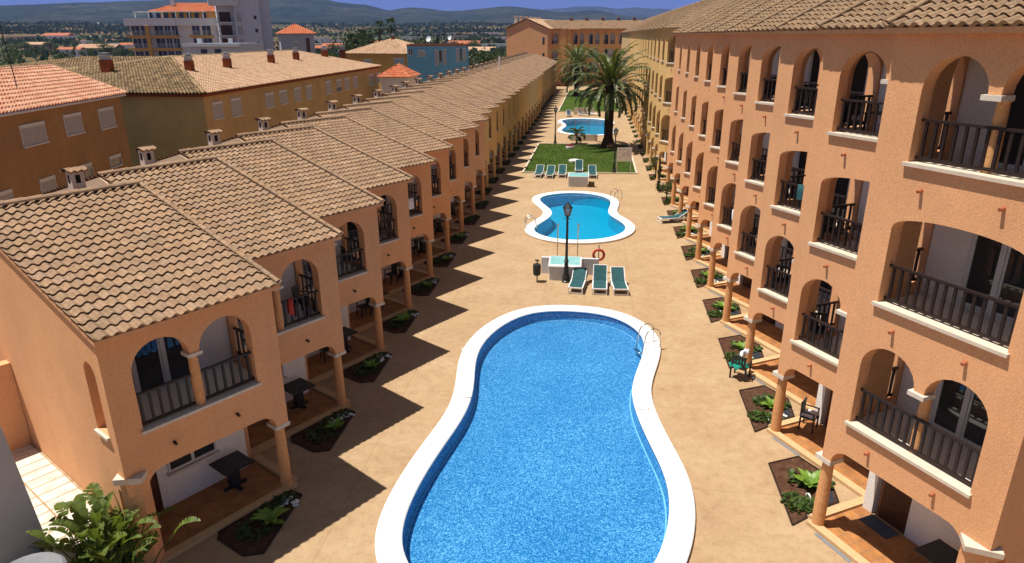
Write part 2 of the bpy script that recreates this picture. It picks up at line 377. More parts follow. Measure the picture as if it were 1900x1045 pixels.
def tile_mesh(name, polys, **kw):
    mb = MB()
    for i, p in enumerate(polys): tile_field(mb, p, seed=i, **kw)
    return mb.mesh(name, recalc=False)
def ridge_caps(mb, a, b, r=.10, step=.42):
    a, b = Vector(a), Vector(b); L = (b-a).length; n = max(1, int(L/step)); d = (b-a)/n
    side = d.cross(Vector((0, 0, 1))).normalized(); up = side.cross(d).normalized()
    for i in range(n):
        p = a+d*i; q = a+d*(i+1.08)
        r0, r1 = r*1.12, r*.92
        ring = lambda c, rr: [tuple(c+side*(rr*math.cos(t))+up*(rr*.8*math.sin(t))) for t in [math.pi*j/6 for j in range(7)]]
        A, B = ring(p, r0), ring(q, r1)
        for j in range(6): mb.face([A[j], A[j+1], B[j+1], B[j]], (i+.5, 77.5))
        mb.face(A, (i+.5, 77.5))

# wall in the (s, z) plane between n = ny0 and ny1, with arched openings
def arched_wall(mb, s0, s1, z0, z1, ops, ya, yb, along='s'):
    def P(s, y, z): return (s, y, z) if along == 's' else (y, s, z)
    def quad(a, b): # vertical strip faces front and back
        (sa, za0, za1), (sb, zb0, zb1) = a, b
        for y in (ya, yb): mb.face([P(sa, y, za0), P(sb, y, zb0), P(sb, y, zb1), P(sa, y, za1)])
    ops = sorted(ops, key=lambda o: o[0]); cur = s0
    for (sa, sb, zb, prof) in ops:
        quad((cur, z0, z1), (sa, z0, z1))
        if zb > z0:
            quad((sa, z0, zb), (sb, z0, zb)); mb.face([P(sa, ya, zb), P(sb, ya, zb), P(sb, yb, zb), P(sa, yb, zb)])
        pts = prof(sa, sb)
        for (p, q) in zip(pts, pts[1:]):
            if q[0]-p[0] > 1e-5: quad((p[0], p[1], z1), (q[0], q[1], z1))
            mb.face([P(p[0], ya, p[1]), P(q[0], ya, q[1]), P(q[0], yb, q[1]), P(p[0], yb, p[1])])
        for s, z in ((sa, pts[0][1]), (sb, pts[-1][1])): mb.face([P(s, ya, zb), P(s, yb, zb), P(s, yb, z), P(s, ya, z)])
        cur = sb
    quad((cur, z0, z1), (s1, z0, z1))
    mb.face([P(s0, ya, z1), P(s1, ya, z1), P(s1, yb, z1), P(s0, yb, z1)])
    cur = s0
    for (sa, sb, zb, prof) in ops+[(s1, s1, z0, None)]:
        e_ = sa if zb <= z0 else sb
        if e_-cur > 1e-4: mb.face([P(cur, ya, z0), P(e_, ya, z0), P(e_, yb, z0), P(cur, yb, z0)])
        cur = sb
    for s in (s0, s1): mb.face([P(s, ya, z0), P(s, yb, z0), P(s, yb, z1), P(s, ya, z1)])
def arch(spring, top, n=14, pw=1.0):
    def f(a, b):
        c, h = (a+b)/2, (b-a)/2
        return [(c-h*math.cos(math.pi*i/n), spring+(top-spring)*max(0, math.sin(math.pi*i/n))**pw) for i in range(n+1)]
    return f
def double(spring, top, c, w):
    def f(a, b): return arch(spring, top, 12)(a, c-w)+arch(spring, top, 12)(c+w, b)
    return f
def basket(z0, z1, rs):
    def f(a, b):
        l = [(a+rs*(1-math.cos(t)), z0+(z1-z0)*math.sin(t)) for t in [math.pi/2*i/7 for i in range(8)]]
        r = [(b-rs*(1-math.cos(t)), z0+(z1-z0)*math.sin(t)) for t in [math.pi/2*(7-i)/7 for i in range(8)]]
        return l+r
    return f
def column_mesh(mb, s, n, z0, z1, r):
    mb.rev(s, n*mb.sg, [(r*1.0, z0), (r*1.02, z0+.4*(z1-z0)), (r*.86, z1-.04), (r*1.02, z1-.02), (r*1.02, z1)], 16)
def railing(mb, s0, s1, z, n, h=.82):
    mb.box(s0, s1, n-.035, n+.035, z+h-.05, z+h); mb.box(s0, s1, n-.025, n+.025, z+.05, z+.11)
    k_ = max(2, int((s1-s0)/.185))
    for i in range(k_):
        c = s0+(i+.5)*(s1-s0)/k_; mb.box(c-.028, c+.028, n-.02, n+.02, z+.112, z+h-.052)
def sliding_door(par, s0, s1, z0, z1, n, sg, dmat='frame'):
    f = MB(sg); t = .11; c = (s0+s1)/2
    for (a, b, y) in ((s0, c+.03, n), (c-.03, s1, n-.03)):
        f.box(a, a+t, y-.03, y+.03, z0, z1); f.box(b-t, b, y-.03, y+.03, z0, z1); f.box(a+t, b-t, y-.03, y+.03, z0, z0+.09); f.box(a+t, b-t, y-.03, y+.03, z1-t, z1)
    d = obj('balcony_door', f, dmat, par)
    g = MB(sg); g.box(s0+t, c-.03, n-.006, n+.006, z0+.09, z1-t); g.box(c+.03, s1-t, n-.036, n-.024, z0+.09, z1-t); obj('pane', g, 'glass', d)
    return d

THL, THR, PD = .5522, .516, 4.3
XL, YL, XR, YR = -8.5554*S, 16.0592*S, 6.3866*S, 16.149*S
WL = PD*math.sin(THL)  # setback between neighbouring fronts
def spout(par, s, n, z, sg, mat='terra'):
    m = MB(sg); m.tube([(s, n-.02, z+.02), (s, n+.11, z-.005)], .036, 8); o = obj('drain_spout', m, mat, par)
    return o

# ------------------------------------------------------------------ left house
def roof_parts(par, s0, s1, ne, depth, ze, slope, tm, sg, fascia='orange'):
    zr = ze+depth*math.tan(slope)
    polys = [[(s0, sg*ne, ze), (s1, sg*ne, ze), (s1, sg*(ne-depth), zr), (s0, sg*(ne-depth), zr)],
             [(s1, sg*(ne-2*depth), ze), (s0, sg*(ne-2*depth), ze), (s0, sg*(ne-depth), zr), (s1, sg*(ne-depth), zr)]]
    r = obj('roof', tile_mesh('roof_tiles', polys), tm, par)
    d = MB(sg); th = .10
    prof = [(ne-.02, ze), (ne-depth, zr), (ne-2*depth+.02, ze), (ne-2*depth+.02, ze-th), (ne-depth, zr-th), (ne-.02, ze-th)]
    d.extr([(s0+.03, a, b) for a, b in prof], (s1-s0-.06, 0, 0)); obj('eaves_board', d, fascia, r)
    c = MB(); ridge_caps(c, (s0-.02, sg*(ne-depth), zr+.07), (s1, sg*(ne-depth), zr+.07), .12)
    ridge_caps(c, (s0+.05, sg*ne, ze+.09), (s0+.05, sg*(ne-depth), zr+.09), .062, .34)
    obj('ridge_tile', c.mesh('ridge_tile', False), tm, r)
    return r
def gable_poly(ne, depth, ze, slope, zb):
    zr = ze+depth*math.tan(slope)-.10; k_ = math.tan(slope)
    return [(.2, zb), (.2, ze+(ne-.2)*k_-.10), (ne-depth, zr), (ne-2*depth+.35, ze+.35*k_-.10), (ne-2*depth+.35, zb)]

def left_house(end=False):
    root = empty('terraced_house', (XL, YL, 0), math.atan2(-math.cos(THL), -math.sin(THL)))
    ze, ne, dep, sl = 5.90, .525, 6.5, R(13.83)
    s1 = 3.86 if end else 3.56
    w = MB()
    top = 5.86
    arched_wall(w, -.17, s1, 2.95, top, [(.52, 3.3, 3.47, double(4.82, 5.44, 1.92, .11))], .2, -.10)
    arched_wall(w, -.17, s1, 2.04, 2.95, [(.18, 3.42 if not end else 3.42, 2.04, basket(2.06, 2.44, .42))], .2, -.10)
    # return wall at the tip, with a side arch
    arched_wall(w, -2.2, -.10, 2.95, top, [(-1.6, -.52, 3.47, arch(4.75, 5.35))], -.17, .09, 'n')
    arched_wall(w, -2.2, -.10, 2.04, 2.95, [(-1.95, -.2, 2.04, basket(2.06, 2.40, .35))], -.17, .09, 'n')
    w.box(-.17, .09, -2.2, -1.95, 0, 2.04)
    g = gable_poly(ne, dep, ze, sl, top)
    w.extr([(-.17, a, b) for a, b in g], (.2, 0, 0))
    w.box(-.17, .09, -2.2, -12.0, 0, top-.002)
    if end:
        w.extr([(3.5, a, b) for a, b in g], (.36, 0, 0))
        arched_wall(w, -12.0, -.10, 2.04, top-.002, [(-.72, -.16, 3.45, arch(4.85, 5.15))], 3.5, 3.86, 'n')
        w.box(3.5, 3.86, -12.0, -.35, 0, 2.04)
        # turned corner pier
        c, h = (3.62, -.0), .30
        w.prism([(c[0]+h, c[1]), (c[0], c[1]+h), (c[0]-h, c[1]), (c[0], c[1]-h)], 0, 2.38)
    else:
        gm = MB(); gm.extr([(3.44, a, b+.09 if b > top else b) for a, b in g], (.22, 0, 0)); obj('gable', gm, 'mortar', root)
        w.box(3.30, 3.43, -12.0, -2.0, 0, top-.002)
    w.box(.1, s1-.1, -11.9, -11.6, 0, top-.01)
    obj('wall', w, 'orange', root)
    iw = MB(); si = 3.40; iw.box(.10, si, -1.80, -1.66, 0, 5.8); iw.box(si-.06, si, -1.655, -.12, .03, 5.8); iw.box(.10, si-.065, -1.655, -.115, 3.05, 3.30); iw.box(.10, si-.065, -1.655, -.115, 5.70, 5.80)
    obj('inner_wall', iw, 'plaster', root)
    roof_parts(root, -.25, 3.99 if end else 3.64, ne, dep, ze, sl, 'tile', 1)
    m = MB(); m.box(.46, 3.36, .201, .27, 3.405, 3.474); m.box(.523, 3.297, -.105, .2, 3.43, 3.474); obj('sill', m, 'capital', root)
    m = MB(); railing(m, .52, 1.80, 3.47, .06); railing(m, 2.04, 3.3, 3.47, .06); obj('railing', m, 'rail', root)
    m = MB(); railing(m, -1.6, -.52, 3.47, -.0, .82)
    for i, (x, y, z) in enumerate(m.v): m.v[i] = (-.04+y, x, z)
    obj('railing', m, 'rail', root)
    for (s, n, z0, z1, r) in ((1.92, .06, 3.47, 4.74, .12), (0, 0, .03, 1.93, .15)):
        m = MB(); column_mesh(m, s, n, z0, z1, r); c = obj('column', m.mesh('column', True, False), 'column', root)
        m = MB(); e = .17 if z0 > 1 else .21; m.box(s-e, s+e, n-e, n+e, z1, z1+.085 if z0 > 1 else 2.035); obj('capital', m, 'capital', c)
    bd = sliding_door(root, 1.12, 2.62, 3.30, 5.35, -1.60, 1)
    if end:
        m = MB()
        for i in range(9): m.box(1.24+i*.145, 1.24+i*.145+.115, -1.585 if i > 4 else -1.618, -1.575 if i > 4 else -1.608, 4.42, 5.25)
        obj('pane_reflection', m, 'pane_reflection', bd)  # blue strips painted in for a reflection in the door glass
    m = MB(); m.box(.95, 1.0, -1.66, -1.61, 1.0, 1.75); m.box(2.2, 2.25, -1.66, -1.61, 1.0, 1.75); m.box(1.0, 2.2, -1.66, -1.61, 1.0, 1.06); m.box(1.0, 2.2, -1.66, -1.61, 1.69, 1.75); m.box(1.56, 1.64, -1.66, -1.61, 1.06, 1.69)
    wd = obj('window', m, 'frame', root); m = MB(); m.box(1.0, 2.2, -1.655, -1.64, 1.06, 1.69); obj('pane', m, 'glass', wd)
    m = MB(); m.box(.9, 2.3, -1.66, -1.52, .93, .995); obj('window_sill', m, 'capital', wd)
    m = MB(); m.box(2.55, 3.3, -1.66, -1.62, .03, 2.0); obj('entrance_door', m, 'door', root)
    for s in (1.17, 2.72): spout(root, s, .2, 2.88, 1, 'black')
    m = MB(); m.box(-.1, 3.4, -1.66, -.02, .01, .03); obj('patio_floor', m, 'patio', root)
    m = MB(); m.box(-.2, 3.5, -.02, .22, .005, .10); m.box(-.36, -.12, -1.9, -.021, .005, .10); obj('curb', m, 'curb', root)
    # chimney on the back slope
    zc = ze+(dep-1.05)*math.tan(sl); cs, cn = (1.05 if end else 1.68), ne-dep-1.05
    m = MB(); m.box(cs-.17, cs+.17, cn-.17, cn+.17, zc-.15, zc+.74)
    ch = obj('chimney', m, 'chimneywhite', root)
    for s_ in (-1, 1):
        m = MB(); m.box(cs+s_*.171, cs+s_*.176, cn-.055, cn+.065, zc+.42, zc+.65); obj('vent_opening', m, 'dark', ch)
        m = MB(); m.box(cs-.06, cs+.06, cn+s_*.171, cn+s_*.176, zc+.42, zc+.65); obj('vent_opening', m, 'dark', ch)
    cap = tile_mesh('chimney_cap', [[(cs-.26, cn+.24, zc+.75), (cs+.26, cn+.24, zc+.75), (cs+.26, cn, zc+.81), (cs-.26, cn, zc+.81)], [(cs+.26, cn-.24, zc+.75), (cs-.26, cn-.24, zc+.75), (cs-.26, cn, zc+.81), (cs+.26, cn, zc+.81)]], period=.15, course=.24, amp=.022, step=.02)
    obj('chimney_cap', cap, 'tile', ch)
    if end:
        c, h = (3.62, 0), .42; m = MB(); m.prism([(c[0]+h, c[1]), (c[0], c[1]+h), (c[0]-h, c[1]), (c[0], c[1]-h)], 2.38, 2.52); obj('capital', m, 'stone', root)
        m = MB(); m.box(3.45, 3.93, -.76, -.12, 3.38, 3.448); obj('sill', m, 'stone', root)
        m = MB()
        for i in range(5): m.box(2.28+i*.2, 2.42+i*.2, -1.72, -1.70, 3.9, 5.2)
    return root
M['mortar'] = stucco('pale_mortar', (.56, .42, .30), .15, .6)
M['chimneywhite'] = stucco('limewashed_chimney', (.60, .50, .43), .1, .3)

L0 = left_house(True); LP = left_house(False)
def lhx(k_):
    if k_ <= 8: return XL, YL+k_*PD, 'orange'
    if k_ <= 22: return XL-.42, YL+(k_+.08)*PD, 'yellow'
    return XL-.75, YL+(k_+.1)*PD, 'cream'
LEFT = [L0]
def recolour(r, m):
    for c in kids(r):
        b = c.name.split('.')[0]
        if b in ('wall', 'eaves_board'): setmat(c, m)
        elif b == 'column' and m != 'orange': setmat(c, m)
tag(L0, 'orange end house nearest the camera in the left terrace, with the sunlit gable wall', 'house', 'terraced houses on the left')
for k_ in range(1, 35):
    x, y, m = lhx(k_)
    o = LP if k_ == 1 else copy_tree(LP, None, ('drain_spout', 'window', 'entrance_door', 'inner_wall') if k_ > 20 else ())
    o.location = (x, y, 0)
    tag(o, '%s terraced house, %s from the camera in the left row' % (m, ORD[k_]), 'house', 'terraced houses on the left')
    if m != 'orange': recolour(o, m)
    LEFT.append(o)

# ------------------------------------------------------------------ right house
def right_house(end=False, da=0.0):
    root = empty('apartment_house', (XR, YR, 0), math.atan2(-math.cos(THR), math.sin(THR)))
    sg = -1; ze, ne, dep, sl = 11.60, .49, 6.5, R(22.5); s1 = 4.0 if end else 3.86; e1 = 3.40
    w = MB(sg); top = 11.56
    arched_wall(w, .04, s1, 8.85, top, [(.80-da, e1, 9.2, double(10.56, 11.18, 2.16-da*.45, .11))], .2, -.12)
    arched_wall(w, .04, s1, 5.90, 8.85, [(.72-da, e1, 6.25, arch(7.86, 8.17, 16, .8))], .2, -.12)
    arched_wall(w, .04, s1, 2.95, 5.90, [(.60-da, e1, 3.30, double(4.75, 5.34, 2.0-da*.45, .11))], .2, -.12)
    arched_wall(w, .04, s1, 2.05, 2.95, [(.30, 3.50, 2.05, basket(2.06, 2.46, .42))], .2, -.12)
    for (a, b, zs, z_sp, z_t) in ((8.85, top, 9.2, 10.5, 11.1), (5.9, 8.85, 6.25, 7.7, 8.12), (2.95, 5.9, 3.3, 4.7, 5.28)):
        arched_wall(w, -2.25, -.12, a, b, [(-1.62, -1.28 if end else -.66, zs, arch(z_sp, z_t))], .04, .30, 'n')
    arched_wall(w, -2.25, -.12, 2.05, 2.95, [(-1.95, -.2, 2.05, basket(2.06, 2.42, .35))], .04, .30, 'n')
    w.box(.04, .30, -2.25, -1.95, 0, 2.05)
    g = gable_poly(ne, dep, ze, sl, top); w.extr([(.04, a, b) for a, b in g], (.2, 0, 0)); w.box(.04, .30, -12.0, -2.25, 0, top-.002)
    if end:
        w.extr([(3.7, a, b) for a, b in g], (.3, 0, 0)); w.box(3.7, 4.0, -12.0, -.12, 2.05, top-.002); w.box(3.7, 4.0, -12.0, -.4, 0, 2.05)
        c, h = (3.72, .05), .32; w.prism([(c[0]+h, c[1]), (c[0], c[1]+h), (c[0]-h, c[1]), (c[0], c[1]-h)], 0, 2.3)
    else:
        w.extr([(3.62, a, b) for a, b in g], (.2, 0, 0)); w.box(3.66, 3.84, -12.0, -2.0, 0, top-.002)
    obj('wall', w, 'orange', root)
    iw = MB(sg); si = 3.64 if not end else 3.68
    iw.box(.31, si, -1.80, -1.66, 2.9, 11.5); iw.box(.03, .30, -1.80, -1.60, .03, 2.9); iw.box(.30, .42, -1.80, -1.70, 2.05, 2.9); iw.box(1.2, si, -1.80, -1.66, 0, 2.9); iw.box(.42, 1.2, -1.80, -1.7, 2.05, 2.9)
    iw.box(si-.07, si-.01, -1.655, -.13, .03, 11.5)
    for z in (2.85, 5.80, 8.75, 11.40): iw.box(.31, si-.08, -1.655, -.125, z, z+.22 if z < 11 else z+.1)
    obj('inner_wall', iw, 'plaster', root)
    roof_parts(root, -.03, 4.1 if end else 3.95, ne, dep, ze+.05, sl, 'tiler', sg)
    for (z, a) in ((9.2, .80-da), (6.25, .72-da), (3.30, .60-da)):
        m = MB(sg); m.box(a-.07, e1+.05, .201, .285, z-.066, z+.004); m.box(a+.003, e1-.003, -.125, .2, z-.04, z+.004); obj('sill', m, 'stone', root)
        m = MB(sg); railing(m, a+.01, e1-.01, z, .02); obj('railing', m, 'rail', root)
        m = MB(1); railing(m, -1.62, -1.28 if end else -.66, z, 0)
        m.v = [(.17+y, x*sg, zz) for (x, y, zz) in m.v]; obj('railing', m, 'rail', root)
        sliding_door(root, 1.22, 2.62, z-.13, z+2.0, -1.60, sg)
    for (s, n, z0, z1, r) in ((2.16-da*.45, .10, 9.2, 10.46, .12), (2.0-da*.45, .10, 3.3, 4.65, .12), (.09, 0, .03, 1.93, .15)):
        m = MB(sg); column_mesh(m, s, n, z0, z1, r); c = obj('column', m, 'column', root)
        m = MB(sg); e = .18 if z0 > 1 else .22; m.box(s-e, s+e, n-e, n+e, z1, z1+.095 if z0 > 1 else 2.045); obj('capital', m, 'capital', c)
    for z in (2.84, 5.76, 8.70):
        for s in (1.2, 2.76): spout(root, s, .2, z, sg)
    m = MB(sg); m.box(.44, 1.18, -1.72, -1.67, .03, 2.05); obj('entrance_door', m, 'door', root)
    m = MB(sg); m.box(.0, si-.08, -1.60, -.02, .01, .03); obj('patio_floor', m, 'patio', root)
    m = MB(sg); m.box(-.05, 3.7, -.02, .22, .005, .10); m.box(-.22, .0, -1.9, -.021, .005, .10); obj('curb', m, 'curb', root)
    m = MB(sg); m.box(.3, 1.35, .24, .32, .002, .012); obj('drain_grate', m, 'drain', root)
    if end:
        c, h = (3.72, .05), .45; m = MB(sg); m.prism([(c[0]+h, c[1]), (c[0], c[1]+h), (c[0]-h, c[1]), (c[0], c[1]-h)], 2.3, 2.42); obj('capital', m, 'stone', root)
        m = MB(sg); m.box(.36, 1.16, -1.56, -1.10, .03, .045); obj('doormat', m, 'slate', root)
    return root
R0 = right_house(True); RP = right_house(False, .13); RY = right_house(False, .36)
RIGHT = [R0]
tag(R0, 'orange four-storey arcaded house nearest the camera on the right, doormat before its door', 'house', 'arcaded houses on the right')
def rhx(k_):
    if k_ <= 9: return XR, YR+k_*PD, 0, 'orange'
    if k_ <= 24: return XR-.30, YR+(k_+.1)*PD, .38, 'yellow'
    return XR-.2, YR+(k_+.1)*PD, .38, 'cream'
for k_ in range(1, 34):
    x, y, z, m = rhx(k_)
    o = RP if k_ == 1 else RY if k_ == 10 else copy_tree(RP if k_ < 10 else RY, None, ('drain_spout', 'inner_wall', 'drain_grate') if k_ > 20 else ())
    o.location = (x, y, 0)
    if z: o.scale = (1, 1, 1+z/11.6)
    tag(o, '%s four-storey arcaded house, %s from the camera in the right row' % (m, ORD[k_]), 'house', 'arcaded houses on the right')
    if m != 'orange': recolour(o, m)
    RIGHT.append(o)

# ------------------------------------------------------------------ pools
P1 = [(1000,564.8),(1042,564.3),(1075.8,566),(1109.5,568.5),(1143,574.4),(1168.4,582),(1193.7,594.6),(1210.5,607.3),(1220.6,619),(1226.5,630.8),(1228.7,644.3),(1226.5,659.5),(1220.6,676.3),(1213.9,693),(1208.8,710),(1206.6,724),(1209,740),(1215,757),(1223.5,777),(1235,801),(1248.7,824.5),(1262,848),(1273,869),(1282.4,890),(1289,916),(1291.7,939.7),(1292.2,963.3),(1290,990),(1284,1017),(1275.7,1044),(1262,1075),(1240,1110),(1205,1145),(1150,1175),(1080,1195),(990,1200),(900,1195),(820,1175),(765,1145),(728,1105),(708,1070),(699.4,1045),(695.5,1029),(693,1008.8),(694.3,987),(701.9,958),(713.7,929.6),(730.5,899),(749.9,869),(769.3,839.7),(787.8,816),(808,790.8),(824.8,769),(836.6,747),(844.2,726.8),(847,705),(847,681.4),(850,659.5),(858.5,642.6),(873.7,619),(899,598.8),(932.6,580.3),(966.3,568.5)]
q = [(700,158),(850,163),(1000,180),(1130,200),(1240,235),(1290,270),(1298,310),(1280,350),(1255,395),(1240,430),(1262,458),(1330,490),(1420,530),(1478,575),(1500,615),(1500,650),(1470,690),(1400,735),(1290,775),(1150,800),(1000,812),(850,820),(700,820),(550,812),(400,795),(270,770),(160,730),(90,690),(68,655),(85,610),(130,580),(190,545),(270,505),(330,465),(345,430),(320,400),(270,365),(215,325),(170,285),(160,255),(190,225),(260,200),(400,175),(560,162)]
P2 = [(960+a/6.786, 330+b/6.786) for a, b in q]
q = [(780,600),(900,602),(1020,608),(1130,617),(1210,632),(1250,655),(1240,672),(1195,690),(1172,710),(1190,735),(1240,755),(1258,778),(1240,800),(1170,815),(1050,826),(900,830),(750,822),(620,805),(520,790),(483,770),(485,748),(520,728),(565,708),(580,690),(560,675),(510,660),(483,642),(500,625),(560,612),(650,605)]
P3 = [(960+a/6.786, 130+b/6.786) for a, b in q]
ZC = .13
def smooth(poly, it=2):
    for _ in range(it):
        n = len(poly); poly = [((1-.5)*poly[i][0]+.25*(poly[i-1][0]+poly[(i+1) % n][0]), .5*poly[i][1]+.25*(poly[i-1][1]+poly[(i+1) % n][1])) for i in range(n)]
    n = len(poly); o = []
    for i in range(n): # chaikin once
        a, b = poly[i], poly[(i+1) % n]; o += [(.75*a[0]+.25*b[0], .75*a[1]+.25*b[1]), (.25*a[0]+.75*b[0], .25*a[1]+.75*b[1])]
    return o
def offset(poly, d):
    n = len(poly); o = []; ar = sum(poly[i-1][0]*poly[i][1]-poly[i][0]*poly[i-1][1] for i in range(n)); sgn = 1 if ar > 0 else -1
    for i in range(n):
        a, b = poly[(i-2) % n], poly[(i+2) % n]; t = Vector((b[0]-a[0], b[1]-a[1])).normalized(); nn = Vector((-t.y, t.x))*sgn
        o.append((poly[i][0]+nn.x*d, poly[i][1]+nn.y*d))
    return o
def tess(polys, z):
    vs = [Vector((x, y, z)) for pl in polys for x, y in pl]
    tr = tessellate_polygon([[Vector((x, y, z)) for x, y in pl] for pl in polys]); return vs, [list(t) for t in tr]
def flat_mesh(name, polys, z):
    vs, tr = tess(polys, z); me = bpy.data.meshes.new(name); me.from_pydata([tuple(v) for v in vs], [], tr)
    b = bmesh.new(); b.from_mesh(me); bmesh.ops.recalc_face_normals(b, faces=b.faces)
    if b.faces and sum(f.normal.z for f in b.faces) < 0: bmesh.ops.reverse_faces(b, faces=b.faces)
    b.to_mesh(me); b.free(); return me
HOLES = []
def pool(px, label, cw, wm, bm, zw=.02, dep=-.36):
    outl = smooth([(G(u, v, ZC).x, G(u, v, ZC).y) for u, v in px]); inn = offset(outl, cw); n = len(outl)
    HOLES.append(offset(outl, cw*.5))
    cx, cy_ = sum(p[0] for p in outl)/n, sum(p[1] for p in outl)/n
    root = empty('swimming_pool', (cx, cy_, 0)); tag(root, label, 'swimming pool', 'swimming pools of the courtyard')
    loc = lambda pl: [(x-cx, y-cy_) for x, y in pl]
    o_, i_ = loc(outl), loc(inn); o2 = loc(offset(outl, .03)); i2 = loc(offset(outl, cw-.03)); b_ = loc(offset(outl, cw*.99))
    m = MB()
    rings = [[(x, y, .0) for x, y in o2], [(x, y, ZC-.03) for x, y in o_], [(x, y, ZC) for x, y in o2], [(x, y, ZC) for x, y in i2], [(x, y, ZC-.03) for x, y in i_], [(x, y, ZC-.07) for x, y in i_], [(x, y, ZC-.07) for x, y in loc(offset(outl, cw*.7))], [(x, y, 0) for x, y in loc(offset(outl, cw*.7))]]
    for A, B in zip(rings, rings[1:]):
        for j in range(n): m.face([A[j], A[(j+1) % n], B[(j+1) % n], B[j]])
    obj('coping', m, 'copingwhite', root)
    jm = MB(); o3, i3 = loc(offset(outl, .035)), loc(offset(outl, cw-.035)); acc = 0.0
    for j in range(n):
        a_, b_2 = Vector(o3[j]), Vector(o3[(j+1) % n]); acc += (b_2-a_).length
        if acc > 1.0:
            acc = 0.0; p_, q_ = Vector((*o3[j], 0)), Vector((*i3[j], 0)); t_ = (q_-p_).normalized(); w_ = Vector((-t_.y, t_.x, 0))*.005
            jm.face([tuple(p_-w_+Vector((0, 0, ZC+.002))), tuple(q_-w_+Vector((0, 0, ZC+.002))), tuple(q_+w_+Vector((0, 0, ZC+.002))), tuple(p_+w_+Vector((0, 0, ZC+.002)))])
    obj('coping_joints', jm, 'jointgrey', root)
    d = MB(); bo = loc(offset(outl, cw*.80)); fl = loc(offset(outl, cw+.02))
    A = [(x, y, ZC-.08) for x, y in bo]; C_ = [(x, y, dep) for x, y in fl]
    for j in range(n): d.face([A[j], A[(j+1) % n], C_[(j+1) % n], C_[j]])
    me = flat_mesh('b', [fl], dep)
    off = len(d.v); d.v += [tuple(v.co) for v in me.vertices]; d.f += [[off+i for i in p.vertices] for p in me.polygons]
    obj('basin', d, bm, root)
    if bm == 'mosaic':
        l0, l1 = loc(offset(outl, cw+.03)), loc(offset(outl, cw+.075)); r_ = MB()
        for j in range(n): r_.face([(*l0[j], dep+.012), (*l0[(j+1) % n], dep+.012), (*l1[(j+1) % n], dep+.012), (*l1[j], dep+.012)])
        obj('refraction_line', r_, 'paleblue', root)  # pale strip painted in for the coping edge refracted under water
    obj('water', flat_mesh('water', [loc(offset(outl, cw*.78))], zw), wm, root)
    return root
M['jointgrey'] = plain('grey_joint', (.52, .51, .49), .8, .1, 0, .1)
M['paleblue'] = plain('pale_blue_refraction', (.35, .62, .82), .4, .4, 0, .2, 8)
M['copingwhite'] = plain('white_coping', (.80, .80, .79), .6, .3, 0, .04, 1.5)
pool1 = pool(P1, 'large near swimming pool with bright blue mosaic and broad white coping', .65, 'water', 'mosaic')
pool2 = pool(P2, 'middle hourglass swimming pool of turquoise water behind the lamp post', .62, 'watercyan', 'mosaiccyan', .02, -.85)
pool3 = pool(P3, 'far small turquoise swimming pool beyond the lawn and the palm', .60, 'watercyan', 'mosaiccyan', .02, -.85)
def ladder(poolo, p, ang, w=.5):
    """two bent handrails rising from the coping into the water; p in world, ang = direction to the water"""
    root = obj('ladder', MB().mesh('ladder') if False else ladder_mesh(), 'steel', poolo)
    root.location = (p[0]-poolo.location.x, p[1]-poolo.location.y, 0); root.rotation_euler = (0, 0, ang)
def ladder_mesh():
    m = MB()
    for y in (-.26, .26):
        pts = [(-.42, y, ZC), (-.42, y, .55)]+[(-.42+.32*(1-math.cos(t)), y, .60+.30*math.sin(t)) for t in [math.pi/10*i for i in range(1, 10)]]+[(.24, y, .5), (.30, y, .1), (.32, y, -.5), (.32, y, -.9)]
        m.tube(pts, .024, 8)
    for z in (-.12, -.4, -.7): m.box(.30, .40, -.26, .26, z, z+.03)
    return m.mesh('ladder', True, True)
ladder(pool1, G(1200, 640, ZC), R(205)); ladder(pool2, G(987, 424, ZC), R(10)); ladder(pool2, G(1141, 371, ZC), R(215)); ladder(pool3, G(1040, 240, ZC), R(20))
# depth marks painted on the near coping
def text_obj(s, size, loc, rz, mat, parent):
    cu = bpy.data.curves.new('depth_text', 'FONT'); cu.body = s; cu.size = size; cu.align_x = 'CENTER'; cu.align_y = 'CENTER'
    t = bpy.data.objects.new('tmp', cu); COL.objects.link(t); dg = bpy.context.evaluated_depsgraph_get(); me = bpy.data.meshes.new_from_object(t.evaluated_get(dg)); bpy.data.objects.remove(t)
    o = obj('depth_mark', me, mat, parent); o.location = (loc[0]-parent.location.x, loc[1]-parent.location.y, loc[2]); o.rotation_euler = (0, 0, rz); return o
def mark(u0, u1, v, mat):
    a, b = G(u0, v, ZC), G(u1, v, ZC); m = MB(); c = pool1.location; m.box(a.x-c.x, b.x-c.x, a.y-c.y-.02, a.y-c.y+.02, ZC+.003, ZC+.006); obj('depth_line', m, mat, pool1)
mark(862, 874, 737, 'dark'); mark(1180, 1193, 759, 'red')
text_obj('1.2', .22, G(856, 737, ZC+.004), R(90), 'dark', pool1); text_obj('1.2', .18, G(1199, 759, ZC+.004), R(0), 'red', pool1)
m = MB(); m.rev(0, 0, [(.16, ZC-.02), (.16, ZC+.004), (.15, ZC+.006)], 20); sk = obj('skimmer_lid', m, 'capitalwhite' if False else 'frame', pool1); g_ = G(742, 906, ZC); sk.location = (g_.x-pool1.location.x, g_.y-pool1.location.y, 0)
c2 = sk.copy(); COL.objects.link(c2); g_ = G(864, 648, ZC); c2.location = (g_.x-pool1.location.x, g_.y-pool1.location.y, 0)

